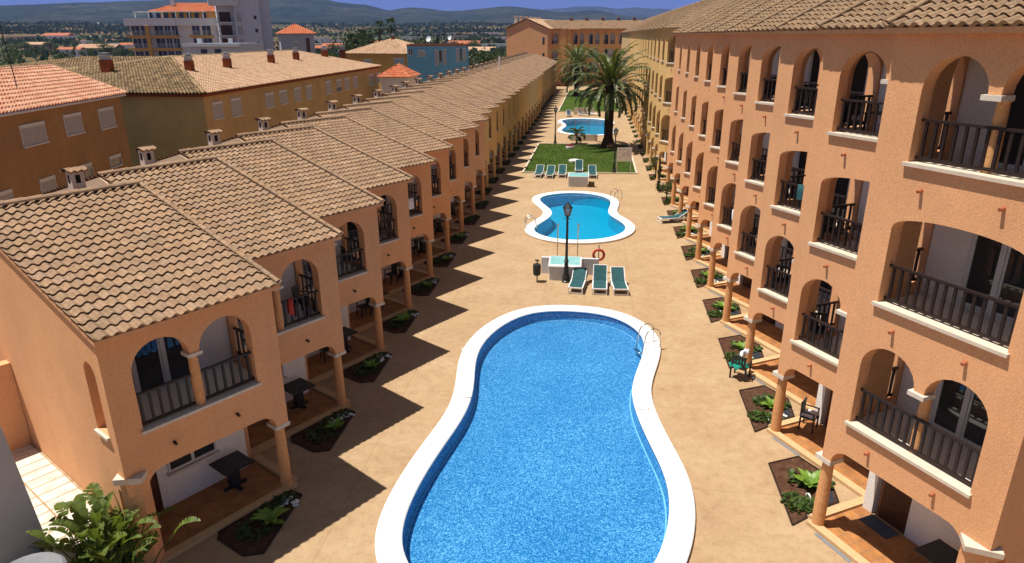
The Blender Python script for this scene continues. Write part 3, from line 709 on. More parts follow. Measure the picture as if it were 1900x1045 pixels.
# ------------------------------------------------------------------ deck, ground, hills
DX0, DX1, DY0, DY1 = -24.0, 19.0, -12.0, 172.0
tag(obj('pool_deck', flat_mesh('pool_deck', [[(DX0, DY0), (DX1, DY0), (DX1, DY1), (DX0, DY1)]]+HOLES, 0), 'deck'), kind='structure')
def sm(a, b, x): t = max(0, min(1, (x-a)/(b-a))); return t*t*(3-2*t)
xs = sorted(set([DX0, DX1]+[-700+20*i for i in range(71)])); ys = sorted(set([DY0, DY1]+[-120+20*i for i in range(44)]))
m = MB(); idx = {}
for i, x in enumerate(xs):
    for j, y in enumerate(ys): idx[i, j] = m.pt(x, y, -.02)
for i in range(len(xs)-1):
    for j in range(len(ys)-1):
        if xs[i] >= DX0 and xs[i+1] <= DX1 and ys[j] >= DY0 and ys[j+1] <= DY1: continue
        m.f.append([idx[i, j], idx[i+1, j], idx[i+1, j+1], idx[i, j+1]])
tag(obj('ground', m, 'farm'), kind='structure')
SKY = [(-60, 1.6), (-48, 1.75), (-41.3, 1.9), (-33.3, 2.35), (-27, 2.62), (-23.5, 2.75), (-20.9, 2.66), (-20.1, 2.46), (-18.9, 2.32), (-17.7, 2.24), (-16.1, 1.84), (-15.2, 1.98), (-14.5, 2.07), (-13, 1.98), (-11.6, 1.79), (-10.5, 1.85), (-9.3, 1.95), (-7.4, 2.16), (-6.2, 2.12), (-4.5, 1.92), (-3.2, 1.72), (-2.2, 1.72), (-.6, 1.86), (.2, 1.84), (1.2, 1.62), (2.5, 1.35), (6, 1.3), (12, 1.6), (25, 1.8), (60, 1.5)]
def interp(t, x):
    if x <= t[0][0]: return t[0][1]
    for (a, b), (c, d) in zip(t, t[1:]):
        if x <= c: return b+(d-b)*(x-a)/(c-a)
    return t[-1][1]
from mathutils import noise as mn
m = MB(); rs = [330, 420, 560, 760, 1000, 1300, 1650, 2000, 2300, 2600, 2900, 3150, 3400, 3650, 3900, 4150, 4400, 4600, 4900, 5400]; nA = 260; rows = []
for a in range(nA+1):
    az = -62+122*a/nA; row = []
    for r in rs:
        eb = .80+.12*mn.noise(Vector((az*.15, 3, 1))); es = interp(SKY, az)
        if r <= 2300:
            e0 = -math.degrees(math.atan((H+.1)/r)); t = sm(380, 2300, r); el = e0*(1-t)+eb*t if r > 380 else e0
        else:
            t = sm(2300, 4400, r); el = eb+(es-eb)*t*(1+.35*(1-t)*mn.noise(Vector((az*.35, r*.0022, 7))))
            el += .07*mn.noise(Vector((az*.9, r*.004, 2)))*t*(1 if r < 4300 else .4)
            if r > 4450: el -= .35*(r-4450)/900
        z = H+r*math.tan(R(el)); row.append(m.pt(r*math.sin(R(az)), r*math.cos(R(az)), z if r > 340 else -.3))
    rows.append(row)
for A, B in zip(rows, rows[1:]):
    for j in range(len(rs)-1): m.f.append([A[j], B[j], B[j+1], A[j+1]])
# plain part and hill part use separate meshes so that each has its own cover
def split(lo, hi, name, mat, label=None):
    k_ = MB(); k_.v = list(m.v); nr = len(rs)-1
    k_.f = [f for i, f in enumerate(m.f) if lo <= i % nr < hi]; o = obj(name, k_.mesh(name, True, True), mat); tag(o, kind='structure'); return o
split(0, 8, 'plain', 'farm'); split(8, 99, 'hills', 'hill')
m = MB(); prev = None
FAR = [(-12, 1.1), (-8, 1.5), (-6.2, 1.78), (-5, 1.7), (-4, 1.95), (-2.8, 1.98), (-1.5, 2.12), (0, 2.1), (1.5, 1.95), (3, 2.0), (5, 1.9), (8, 1.7), (20, 1.5)]
for a in range(121):
    az = -12+32*a/120; col_ = []
    for r, f in ((7000, .1), (7600, .5), (8200, .9), (8600, 1.0), (9200, .8)):
        el = interp(FAR, az)*f+.05*mn.noise(Vector((az*1.2, r*.002, 4))); col_.append(m.pt(r*math.sin(R(az)), r*math.cos(R(az)), H+r*math.tan(R(el))))
    if prev:
        for j in range(4): m.f.append([prev[j], col_[j], col_[j+1], prev[j+1]])
    prev = col_
tag(obj('far_mountains', m.mesh('far_mountains', True, True), 'hill'), kind='structure')

# air
b = MB(); b.box(-5600, 5600, -400, 9600, -3, 420); hz = obj('haze', b, None); tag(hz, kind='stuff')
hm = bpy.data.materials.new('air'); hm.use_nodes = True; t = hm.node_tree; t.nodes.clear(); pv = t.nodes.new('ShaderNodeVolumePrincipled'); oo = t.nodes.new('ShaderNodeOutputMaterial')
pv.inputs['Color'].default_value = (.30, .44, 1.0, 1); pv.inputs['Density'].default_value = .00007; pv.inputs['Anisotropy'].default_value = 0.0
t.links.new(pv.outputs[0], oo.inputs['Volume']); hz.data.materials.append(hm)
exec_part2 = True

# ------------------------------------------------------------------ flower beds, plants, pebbles
def leaf_clump(mb, cx, cy_, z, rad, n, size, rnd, up=.5):
    for _ in range(n):
        a = rnd.uniform(0, 6.283); r = rad*math.sqrt(rnd.random()); x, y = cx+r*math.cos(a), cy_+r*math.sin(a)
        d = Vector((rnd.gauss(0, 1), rnd.gauss(0, 1), abs(rnd.gauss(0, 1))*up+.15)).normalized(); s_ = d.cross(Vector((0, 0, 1))).normalized()*size*.45; L = d*size*rnd.uniform(.7, 1.3); b = Vector((x, y, z+rnd.uniform(0, .10)*(1-r/rad*.5)))
        mb.face([tuple(b-s_*.3), tuple(b+L*.5-s_), tuple(b+L), tuple(b+L*.5+s_), tuple(b+s_*.3)])
BEDR = [(-2.42, -.75), (-2.35, -1.78), (-1.28, -1.84), (-.36, -1.2), (-.34, -.05), (-.22, .02), (-.14, .58)]
BEDL = [(2.26, .45), (2.2, 1.45), (1.85, 1.75), (-.03, .62), (.04, .22), (2.09, .22)]
def bed_proto(poly, sg, seed, right):
    root = empty('flower_bed', (0, 0, 0)); rnd = random.Random(seed); cx = sum(p[0] for p in poly)/len(poly); cn = sum(p[1] for p in poly)/len(poly)
    obj('soil', flat_mesh('soil', [[(x, y*sg) for x, y in poly]], .012), 'soil', root)
    rim = MB(sg); n = len(poly)
    for i in range(n):
        a, b = Vector((*poly[i], 0)), Vector((*poly[(i+1) % n], 0)); d = (b-a).normalized(); o = Vector((d.y, -d.x, 0))*.018
        rim.prism([(a-o)[:2], (b-o)[:2], (b+o)[:2], (a+o)[:2]], .004, .035+.0015*i)
    obj('shade_rim', rim, 'rail', root)  # dark rim stands in for the shadow along a sunken bed edge
    if right:
        mm_ = MB(sg); mm_.face([(-.95, -1.55, .02), (-.42, -1.14, .02), (-.40, -.5, .02), (-.85, -.9, .02)]); obj('membrane', mm_, 'membrane', root)
    c = MB(sg)
    spots = [(-1.45, -1.05, .42, 120), (-1.05, -1.35, .3, 60), (-.75, -.15, .38, 100), (-.5, -.42, .3, 60)] if right else [(1.5, .85, .45, 90), (.9, .6, .35, 60), (.4, .45, .25, 40)]
    for pair in (spots[:2], spots[2:]) if right else (spots,):
        c = MB(sg)
        for (x, y, r, q_) in pair: leaf_clump(c, x, y, .02, r, q_, .13, rnd)
        obj('ground_cover', c.mesh('ground_cover', False), 'cover', root)
    return root
def plant_mesh(seed, n=10, L=.42, w=.085):
    rnd = random.Random(seed); m = MB()
    for i in range(n):
        a = 6.283*i/n+rnd.uniform(-.3, .3); el = rnd.uniform(.5, 1.25); l = L*rnd.uniform(.7, 1.2); dh = Vector((math.cos(a), math.sin(a), 0)); sd = Vector((-dh.y, dh.x, 0)); prev = None
        for j in range(6):
            t_ = j/5; p = dh*(l*t_*math.cos(el*(1-.45*t_)))+Vector((0, 0, l*t_*math.sin(el)*(1-.35*t_)+.02)); ww = w*math.sin(math.pi*min(.97, t_*.9+.08))
            cur = (tuple(p-sd*ww+Vector((0, 0, ww*.35))), tuple(p), tuple(p+sd*ww+Vector((0, 0, ww*.35))))
            if prev: m.face([prev[0], prev[1], cur[1], cur[0]]); m.face([prev[1], prev[2], cur[2], cur[1]])
            prev = cur
    return m.mesh('leafy_plant', False, True)
def pebble_mesh(seed):
    rnd = random.Random(seed); m = MB()
    for _ in range(22):
        x, y = rnd.gauss(0, .16), rnd.gauss(0, .10); r = rnd.uniform(.04, .075); m.rev(x, y, [(r*.5, 0), (r, r*.4), (r*.7, r*.85), (r*.1, r)], 7)
    return m.mesh('pebble_pile', True, False)
bR, bL = [bed_proto(BEDR, -1, 3+i, True) for i in range(2)], [bed_proto(BEDL, 1, 9, False)]
plants = [plant_mesh(i) for i in range(4)]; pebs = [pebble_mesh(i) for i in range(2)]
def toworld(o, s, n, z, side):
    a = o.rotation_euler.z; y = n*(1 if side == 'L' else -1); return (o.location.x+s*math.cos(a)-y*math.sin(a), o.location.y+s*math.sin(a)+y*math.cos(a), z)
used = set()
for side, houses, protos in (('R', RIGHT, bR), ('L', LEFT, bL)):
    for k_, h in enumerate(houses):
        if side == 'R' and k_ > 26 or side == 'L' and k_ > 30: continue
        p = protos[k_ % len(protos)]
        if p.name in used: b = copy_tree(p, None, ('shade_rim', 'membrane') if k_ > 14 else ())
        else: b = p; used.add(p.name)
        b.location = h.location; b.rotation_euler = h.rotation_euler
        word = 'right' if side == 'R' else 'left'
        tag(b, 'dark flower bed, %s from the camera along the %s row of houses' % (ORD[k_], word), 'flower bed', 'flower beds along the %s row' % word)
        if (side == 'R' and k_ < 13) or (side == 'L' and k_ < 7):
            s, n = ((-1.12, -.92) if side == 'R' else (1.15, .95)); loc_ = toworld(h, s+random.uniform(-.12, .12), n+random.uniform(-.1, .1), .01, side)
            o = obj('leafy_plant', plants[k_ % 4], 'leafbright'); o.location = loc_; o.rotation_euler = (0, 0, random.uniform(0, 6)); o.scale = (1, 1, 1.0) if k_ % 3 else (1.25, 1.25, 1.2)
            tag(o, 'bright leafy plant in the %s flower bed along the %s row' % (ORD[k_], word), 'plant', 'leafy plants in the flower beds')
            s, n = ((-.62, -.62) if side == 'R' else (.45, .55)); o = obj('pebble_pile', pebs[k_ % 2], 'pebble'); o.location = toworld(h, s, n, .012, side); o.rotation_euler = (0, 0, random.uniform(0, 6))
            tag(o, 'small pile of white pebbles in the %s flower bed along the %s row' % (ORD[k_], word), 'pebbles', 'white pebble piles in the flower beds')

# ------------------------------------------------------------------ tables and chairs
def table_proto():
    root = empty('patio_table', (0, 0, 0)); m = MB(); m.box(-.42, .42, -.42, .42, .70, .735); obj('tabletop', m, 'blackplastic', root)
    m = MB(); m.box(-.12, .12, -.12, .12, .05, .699); m.box(-.32, .32, -.05, .05, .0, .05); m.box(-.05, .05, -.32, -.051, .0, .049); m.box(-.05, .05, .051, .32, .0, .049); obj('pedestal', m, 'blackplastic', root); return root
def chair_proto(mat='blackplastic'):
    root = empty('chair', (0, 0, 0)); m = MB(); m.box(-.23, .23, -.22, .22, .42, .46); obj('seat', m, mat, root)
    m = MB()
    for i in range(5): m.box(-.21+i*.09, -.15+i*.09, .20, .235, .50, .84)
    m.box(-.23, .23, .20, .24, .841, .92); m.box(-.23, .23, .20, .24, .461, .499); obj('backrest', m, mat, root)
    for sx_ in (-1, 1):
        for sy_ in (-1, 1): m = MB(); m.box(sx_*.23-.022, sx_*.23+.022, sy_*.2-.022, sy_*.2+.022, 0, .419); obj('leg', m, mat, root)
        m = MB(); m.box(sx_*.25-.02, sx_*.25+.02, -.2, .199, .63, .66); m.box(sx_*.25-.018, sx_*.25+.018, -.2, -.16, .461, .629); obj('armrest', m, mat, root)
    return root
TP, CP = table_proto(), chair_proto(); firstT, firstC = [True], [True]
def put(proto, first, loc, rz, label, cat, group):
    o = proto if first[0] else copy_tree(proto); first[0] = False; o.location = loc; o.rotation_euler = (0, 0, rz); tag(o, label, cat, group); return o
for k_ in range(9):
    h = LEFT[k_]; a = h.rotation_euler.z
    put(TP, firstT, toworld(h, .85, -1.12, .032, 'L'), a, 'dark square table on the shaded patio of the %s house in the left row' % ORD[k_], 'table', 'patio tables of the left row')
    if k_: put(CP, firstC, toworld(h, 1.75, -.95, .032, 'L'), a+1.6+random.uniform(-.4, .4), 'dark chair on the shaded patio of the %s house in the left row' % ORD[k_], 'chair', 'chairs on the patios and balconies')
    if k_: put(CP, firstC, toworld(h, .50, -.75, 3.305, 'L'), a-2.2+random.uniform(-.6, .6), 'dark chair on the upper balcony of the %s house in the left row' % ORD[k_], 'chair', 'chairs on the patios and balconies')
for k_ in range(1, 10):
    h = RIGHT[k_]; a = h.rotation_euler.z
    for z, nm in ((3.08, 'lowest'), (6.03, 'middle'), (8.98, 'top')):
        put(CP, firstC, toworld(h, .62, -.55, z, 'R'), a+1.2+random.uniform(-.7, .7), 'dark chair on the %s balcony of the %s house in the right row' % (nm, ORD[k_]), 'chair', 'chairs on the patios and balconies')
        if (k_+int(z)) % 2: put(TP, firstT, toworld(h, 1.5, -.8, z, 'R'), a, 'dark square table on the %s balcony of the %s house in the right row' % (nm, ORD[k_]), 'table', 'balcony tables of the right row')
h = RIGHT[0]; put(TP, firstT, toworld(h, 2.6, -.95, .032, 'R'), h.rotation_euler.z, 'dark square table on the nearest patio of the right row, by the corner pier', 'table', 'balcony tables of the right row')
h = RIGHT[1]; ch_ = put(CP, firstC, toworld(h, .35, -1.05, .032, 'R'), 1.0, 'dark chair with white towel on the second patio of the right row', 'chair', 'chairs on the patios and balconies')
def towel(loc, rz, mat, label, w=.42, d=.40, hz=.3, seed=1):
    rnd = random.Random(seed); m = MB(); n = 8; g_ = {}
    for i in range(n+1):
        for j in range(n+1):
            x = -w/2+w*i/n; y = -d/2+d*j/n; e = max(abs(x)/(w/2), abs(y)/(d/2)); z = .05*math.sin(i*1.3+seed)*math.cos(j*1.1)+.03*rnd.random()-(hz*max(0, e-.72)*2)
            g_[i, j] = m.pt(x+rnd.uniform(-.01, .01), y+rnd.uniform(-.01, .01), z)
    for i in range(n):
        for j in range(n): m.f.append([g_[i, j], g_[i+1, j], g_[i+1, j+1], g_[i, j+1]])
    o = obj('towel', m.mesh('towel', True, True), mat); o.location = loc; o.rotation_euler = (0, 0, rz); tag(o, label, 'towel'); return o
p = toworld(h, .35, -1.05, .58, 'R'); towel(p, 1, 'towelwhite', 'white towel on the dark chair under the second house of the right row', .46, .44, .12, 3)
def rail_towel(h, s, n, z, side, mat, label, w=.5):
    m = MB(); rnd = random.Random(int(s*100)); nx = 8; sg = 1 if side == 'L' else -1; rows = []
    for (dy, dz) in ((-.05, -.45), (-.055, -.2), (-.045, .005), (0, .022), (.045, .005), (.055, -.22), (.06, -.5)):
        rows.append([m.pt(-w/2+w*i/nx, dy+.012*math.sin(i*1.7+dz*9), dz+rnd.uniform(-.01, .01)*abs(dz)) for i in range(nx+1)])
    for A, B in zip(rows, rows[1:]):
        for i in range(nx): m.f.append([A[i], A[i+1], B[i+1], B[i]])
    o = obj('towel', m.mesh('towel', True, True), mat); o.location = toworld(h, s, n, z+.82, side); o.rotation_euler = (0, 0, h.rotation_euler.z); tag(o, label, 'towel')
rail_towel(LEFT[1], 1.5, .06, 3.474, 'L', 'red', 'red towel over the balcony railing of the second house in the left row', .16)
rail_towel(RIGHT[4], 1.4, .02, 3.304, 'R', 'towelwhite', 'white towel over the lowest balcony railing of the fifth house, right row')
rail_towel(RIGHT[2], 1.6, .02, 6.254, 'R', 'teal', 'teal towel over the middle balcony railing of the third house, right row', .45)
rail_towel(LEFT[4], 1.2, .06, 3.474, 'L', 'towelwhite', 'white towel over the balcony railing of the fifth house in the left row', .45)
pc = G(1372, 700); cc = put(CP, firstC, pc, 2.6, 'dark chair draped with towels standing on the deck beside a flower bed', 'chair', None); cc.scale = (1.15, 1.15, 1.0)
towel((pc.x-.05, pc.y-.05, .60), .4, 'towelgreen', 'crumpled green towel on the seat of the chair on the deck', .62, .5, .22, 5)
towel((pc.x+.12, pc.y+.16, .98), .7, 'towelwhite', 'white towel hung over the backrest of the chair on the deck', .42, .16, .3, 8)

# ------------------------------------------------------------------ sun loungers
def lounger(label, x, y, rz, back=40, fab='teal', group='sun loungers by the pools'):
    root = empty('sun_lounger', (x, y, 0), rz); w = .33
    f = MB()
    for s_ in (-1, 1):
        f.box(s_*w-.025, s_*w+.025, -.92, .95, .27, .33); f.tube([(s_*w, .1, .14), (s_*w, .35, .24), (s_*w, .7, .27)], .022, 6)
    f.box(-w+.026, w-.026, -.92, -.87, .265, .33); f.box(-w+.026, w-.026, .90, .95, .27, .33); f.box(-w+.026, w-.026, -.91, -.88, .03, .075)
    obj('frame', f, 'white', root)
    for s_ in (-1, 1):
        for yy in (-.89, .62): m = MB(); m.box(s_*w-.024, s_*w+.024, yy-.028, yy+.028, 0, .268); obj('leg', m, 'white', root)
    m = MB(); b = R(back); n = 6
    for i in range(n):
        y0, y1 = -.86+i*1.12/n, -.86+(i+1)*1.12/n; z0 = .352-.02*math.sin(math.pi*i/n); z1 = .352-.02*math.sin(math.pi*(i+1)/n)
        m.extr([(-w+.03, y0, z0), (w-.03, y0, z0), (w-.03, y1, z1), (-w+.03, y1, z1)], (0, 0, -.014))
    obj('seat', m, fab, root)
    m = MB(); L = .78; yb = .27; m.extr([(-w+.03, yb, .352), (w-.03, yb, .352), (w-.03, yb+L*math.cos(b), .352+L*math.sin(b)), (-w+.03, yb+L*math.cos(b), .352+L*math.sin(b))], (0, .012, -.014))
    br = obj('backrest', m, fab, root)
    m = MB()
    for s_ in (-1, 1): m.tube([(s_*w, yb, .345), (s_*w, yb+L*math.cos(b), .345+L*math.sin(b))], .02, 6)
    m.tube([(-w, yb+L*math.cos(b), .345+L*math.sin(b)), (w, yb+L*math.cos(b), .345+L*math.sin(b))], .02, 6); obj('backrest_frame', m, 'white', br)
    tag(root, label, 'sun lounger', group); return root
def LG(u, v, rz, label, back=40, fab='teal'):
    p = G(u, v); lounger(label, p.x-.92*math.sin(rz)*1, p.y+.92*math.cos(rz), rz, back, fab)
LG(1067, 546, R(-6), 'green sun lounger right beside the black lamp post base', 30); LG(1112, 548, R(-1), 'green sun lounger with steeply raised back, in the middle of three by the white wall', 52); LG(1152, 549, R(5), 'green sun lounger turned slightly left, the right one of three by the near pool', 38)
for (u, v, rz, lb, bk) in ((996, 331, -6, 'green sun lounger at the left end of the row before the lawn', 40), (1018, 332, -4, 'green sun lounger second from the left in the row before the lawn', 40), (1042, 331, 0, 'green sun lounger in the middle of the row before the lawn', 42), (1074, 323, 1, 'green sun lounger partly hidden behind the pale blue topped cabinet', 55), (1100, 332, 3, 'green sun lounger right of the pale blue topped cabinet, before the lawn', 42)): LG(u, v, R(rz), lb, bk)
LG(1056, 217.5, R(5), 'dark blue sun lounger left of the low wall behind the far pool', 45, 'slate'); LG(1092, 216, R(60), 'dark blue sun lounger turned sideways behind the far pool', 25, 'slate'); LG(1114, 215, R(85), 'white sun lounger turned sideways by the palm trunk behind the far pool', 12, 'white')
p = G(1235, 412); lounger('green sun lounger seen from the side, alone on the deck by the right row', p.x+.45, p.y+.1, R(-72), 32)

# ------------------------------------------------------------------ lamp posts
def lamp(x, y, h, label):
    root = empty('street_lamp', (x, y, 0)); m = MB()
    m.rev(0, 0, [(.21, 0), (.21, .06), (.17, .09), (.17, .30), (.14, .34), (.115, .42), (.095, .95), (.08, 1.0)], 12); m.rev(0, 0, [(.07, 1.0), (.115, 1.04), (.115, 1.10), (.075, 1.14), (.10, 1.19), (.06, 1.24)], 12)
    obj('base', m, 'black', root)
    m = MB(); m.rev(0, 0, [(.07, 1.24), (.06, 2.2), (.052, h-.78), (.065, h-.76), (.065, h-.72), (.035, h-.70)], 12); m.box(-.20, .20, -.012, .012, h-.83, h-.81); obj('pole', m, 'black', root)
    m = MB(); seg = 6; zb, zt_ = h-.68, h-.28
    ring = lambda r, z: [(r*1.0*math.cos(2*math.pi*i/seg), r*math.sin(2*math.pi*i/seg), z) for i in range(seg)]
    A, B = ring(.12, zb), ring(.215, zt_)
    for i in range(seg): m.tube([A[i], B[i]], .014, 5); m.tube([A[i], A[(i+1) % seg]], .014, 5); m.tube([B[i], B[(i+1) % seg]], .018, 5)
    m.rev(0, 0, [(.05, h-.72), (.11, h-.695), (.11, h-.68)], 8); m.rev(0, 0, [(.26, zt_), (.235, zt_+.03), (.10, h-.12), (.06, h-.09), (.05, h-.05), (.012, h)], 6)
    ln = obj('lantern', m, 'black', root); m = MB(); A, B = ring(.112, zb+.01), ring(.203, zt_-.005)
    for i in range(seg): m.face([A[i], A[(i+1) % seg], B[(i+1) % seg], B[i]])
    obj('pane', m, 'lantern', ln); m = MB(); m.rev(0, 0, [(.03, zb+.02), (.05, zb+.14), (.03, zb+.24)], 8); obj('bulb', m, 'white', ln)
    tag(root, label, 'lamp post', 'black lamp posts of the courtyard'); return root
lamp(-1.04, 32.14, 4.05, 'tall black lamp post beside the white wall and loungers, before the middle pool'); lamp(-4.13, 77.83, 4.19, 'black lamp post at the far left corner of the lawn'); lamp(2.02, 60.95, 4.05, 'black lamp post on the lawn beside the notice board')

# ------------------------------------------------------------------ poolside wall, showers, bin, lifebuoy
def poolside(x0, x1, y, label, cab, wall=True, group=None):
    if wall:
        m = MB(); m.box(x0, x1, y+.95, y+1.12, 0, .86); o = obj('low_wall', m, 'whitewall'); tag(o, label, 'low wall')
def cabinet(x0, x1, y0, y1, zf, zb_, label):
    root = empty('poolside_cabinet', ((x0+x1)/2, (y0+y1)/2, 0)); a, b = (x1-x0)/2, (y1-y0)/2; m = MB()
    m.extr([(-a, -b, 0), (-a, b, 0), (-a, b, zb_), (-a, -b, zf)], (2*a, 0, 0)); obj('body', m, 'whitewall', root)
    m = MB(); e = .06; m.extr([(-a-e, -b-e, zf+.004), (-a-e, b, zb_+.004), (-a-e, b, zb_+.05), (-a-e, -b-e, zf+.05)], (2*a+2*e, 0, 0)); lid = obj('lid', m, 'frame', root)
    m = MB(); m.extr([(-a+.02, -b+.02, zf+.055), (-a+.02, b-.06, zb_+.05), (-a+.02, b-.06, zb_+.058), (-a+.02, -b+.02, zf+.063)], (2*a-.04, 0, 0)); obj('glass_top', m, 'tealglass', lid)
    tag(root, label, 'cabinet', 'poolside cabinets')
poolside(-2.35, .55, 32.35, 'low white wall behind the teal topped cabinet, between the two near pools', True)
cabinet(-1.88, -.36, 32.3, 33.29, .70, .92, 'white cabinet with a sloping teal glass top against the low white wall')
cabinet(-1.78, -.22, 54.95, 56.1, .80, .90, 'white cabinet with a pale blue top between the loungers and the middle pool')
m = MB(); m.box(-.16, .32, 54.95, 55.35, 0, .40); tag(obj('wooden_step', m, 'trunk'), 'small brown box at the right side of the pale blue topped cabinet', 'box')
def shower(x, y, label, h=2.25):
    root = empty('poolside_shower', (x, y, 0)); m = MB(); m.tube([(0, 0, 0), (0, 0, h)], .028, 8); m.rev(0, 0, [(.09, 0), (.09, .02), (.03, .03)], 10); obj('post', m, 'steel', root)
    m = MB(); m.tube([(0, 0, h), (0, .10, h+.06), (0, .22, h+.02)], .02, 6); m.rev(0, .22, [(.02, h+.02), (.07, h-.02), (.07, h-.05)], 10); obj('shower_head', m, 'steel', root); m = MB(); m.box(-.03, .03, -.06, -.03, 1.05, 1.13); obj('valve', m, 'steel', root)
    tag(root, label, 'shower', 'poolside showers')
shower(-1.61, 34.6, 'left of two steel shower posts behind the low white wall'); shower(-.55, 34.7, 'right of two steel shower posts behind the low white wall')
shower(-2.0, 81.6, 'left of two steel shower posts at the near edge of the far pool'); shower(-.45, 81.7, 'right of two steel shower posts at the near edge of the far pool')
root = empty('litter_bin', (-2.48, 32.06, 0)); m = MB(); m.tube([(0, .12, 0), (0, .12, 1.08)], .03, 8); m.box(-.10, .10, .0, .12, 1.06, 1.10); obj('post', m, 'black', root); m = MB(); m.rev(0, -.06, [(.15, .35), (.19, .42), (.20, .85), (.17, .92), (.05, .93)], 14); obj('bucket', m, 'blackplastic', root); tag(root, 'black litter bin on a post at the left end of the low white wall', 'litter bin')
root = empty('lifebuoy_stand', (.55, 33.75, 0)); m = MB(); m.tube([(0, .06, 0), (0, .06, 1.45)], .025, 8); obj('post', m, 'black', root); m = MB(); rings = []
for i in range(20):
    a = 2*math.pi*i/20; c = Vector((.27*math.cos(a), 0, .95+.27*math.sin(a))); o_ = Vector((math.cos(a), 0, math.sin(a))); rings.append([m.pt(*(c+o_*(.065*math.cos(t))+Vector((0, .065*math.sin(t), 0)))) for t in [2*math.pi*j/8 for j in range(8)]])
for i in range(20):
    A, B = rings[i], rings[(i+1) % 20]
    for j in range(8): m.f.append([A[j], A[(j+1) % 8], B[(j+1) % 8], B[j]])
obj('lifebuoy', m.mesh('lifebuoy', True, True), 'red', root); tag(root, 'red lifebuoy on a black post at the right end of the low white wall', 'lifebuoy')
m = MB(); m.box(-2.5, .6, 80.6, 80.8, 0, .75); tag(obj('low_wall', m, 'capital'), 'low pale wall before the far pool, behind the small palm', 'low wall')
m = MB(); m.box(-3.0, .1, 109.0, 109.2, 0, 1.0); tag(obj('low_wall', m, 'capital'), 'low pale wall at the near edge of the farthest lawn', 'low wall')

# ------------------------------------------------------------------ lawns with kerbs
def lawn(pl, z=.03):
    tag(obj('lawn', flat_mesh('lawn', [pl], z), 'lawn'), kind='structure'); m = MB(); n = len(pl)
    o = offset(pl, -.14) if False else pl
    for i in range(n):
        a, b = Vector((*pl[i], 0)), Vector((*pl[(i+1) % n], 0)); d = (b-a).normalized(); nn = Vector((d.y, -d.x, 0))*.07
        m.prism([(a-nn-d*.07)[:2], (b-nn+d*.07)[:2], (b+nn+d*.07)[:2], (a+nn-d*.07)[:2]], 0, .12+.002*i)
    tag(obj('lawn_kerb', m, 'stone'), kind='structure')
lawn([(-6.02, 60.4), (4.0, 60.9), (4.05, 77.9), (-5.95, 77.7)]); lawn([(-5.55, 112.6), (4.06, 113.4), (4.05, 158.0), (-5.5, 158.5)])
# grass blades
m = MB(); rnd = random.Random(4)
for _ in range(9000):
    x, y = rnd.uniform(-5.9, 3.95), rnd.uniform(60.9, 77.5); a = rnd.uniform(0, 6.3); w_ = .025; hh = rnd.uniform(.04, .10); dx, dy = math.cos(a)*w_, math.sin(a)*w_
    m.face([(x-dx, y-dy, .03), (x+dx, y+dy, .03), (x+rnd.uniform(-.04, .04), y+rnd.uniform(-.04, .04), .03+hh)])
tag(obj('grass', m.mesh('grass', False), 'grass'), 'short green grass of the fenced lawn between the pools', 'grass', kind='stuff')
# notice board
root = empty('notice_board', (2.85, 61.0, 0)); root.rotation_euler = (0, 0, R(8))
for s_ in (-1, 1): m = MB(); m.box(s_*.62-.03, s_*.62+.03, -.03, .03, 0, 2.3); obj('leg', m, 'frame', root)
m = MB(); m.box(-.66, .66, -.055, -.032, 1.1, 2.32); pn = obj('panel', m, 'white', root); m = MB(); rnd = random.Random(5)
for i in range(9):
    for j in range(3):
        if rnd.random() < .55: m.box(-.58+j*.4, -.58+j*.4+rnd.uniform(.2, .34), -.060, -.056, 1.2+i*.115, 1.24+i*.115)
obj('printed_rows', m, 'greywall', pn); tag(root, 'white notice board on two legs at the near right edge of the lawn', 'notice board')
def planter_ring(x, y, mat, label, r=.45):
    m = MB(); m.rev(x, y, [(r*.8, .0), (r, .04), (r*1.04, .22), (r*.95, .28), (r*.8, .24), (r*.78, .10), (r*.1, .09)], 20, True); o = obj('planter', m, mat); tag(o, label, 'planter'); return o
planter_ring(-1.66, 66.3, 'white', 'round white planter standing on the middle of the lawn', .5); planter_ring(-2.35, 74.9, 'pebble', 'round planter of red flowers on the far part of the lawn', .45)
m = MB(); rnd = random.Random(9); leaf_clump(m, 0, 0, .15, .42, 150, .12, rnd, 1); o = obj('flowers', m.mesh('flowers', False), 'flower'); o.location = (-2.35, 74.9, .1); tag(o, 'red flowers growing in the round planter on the lawn', 'flowers')

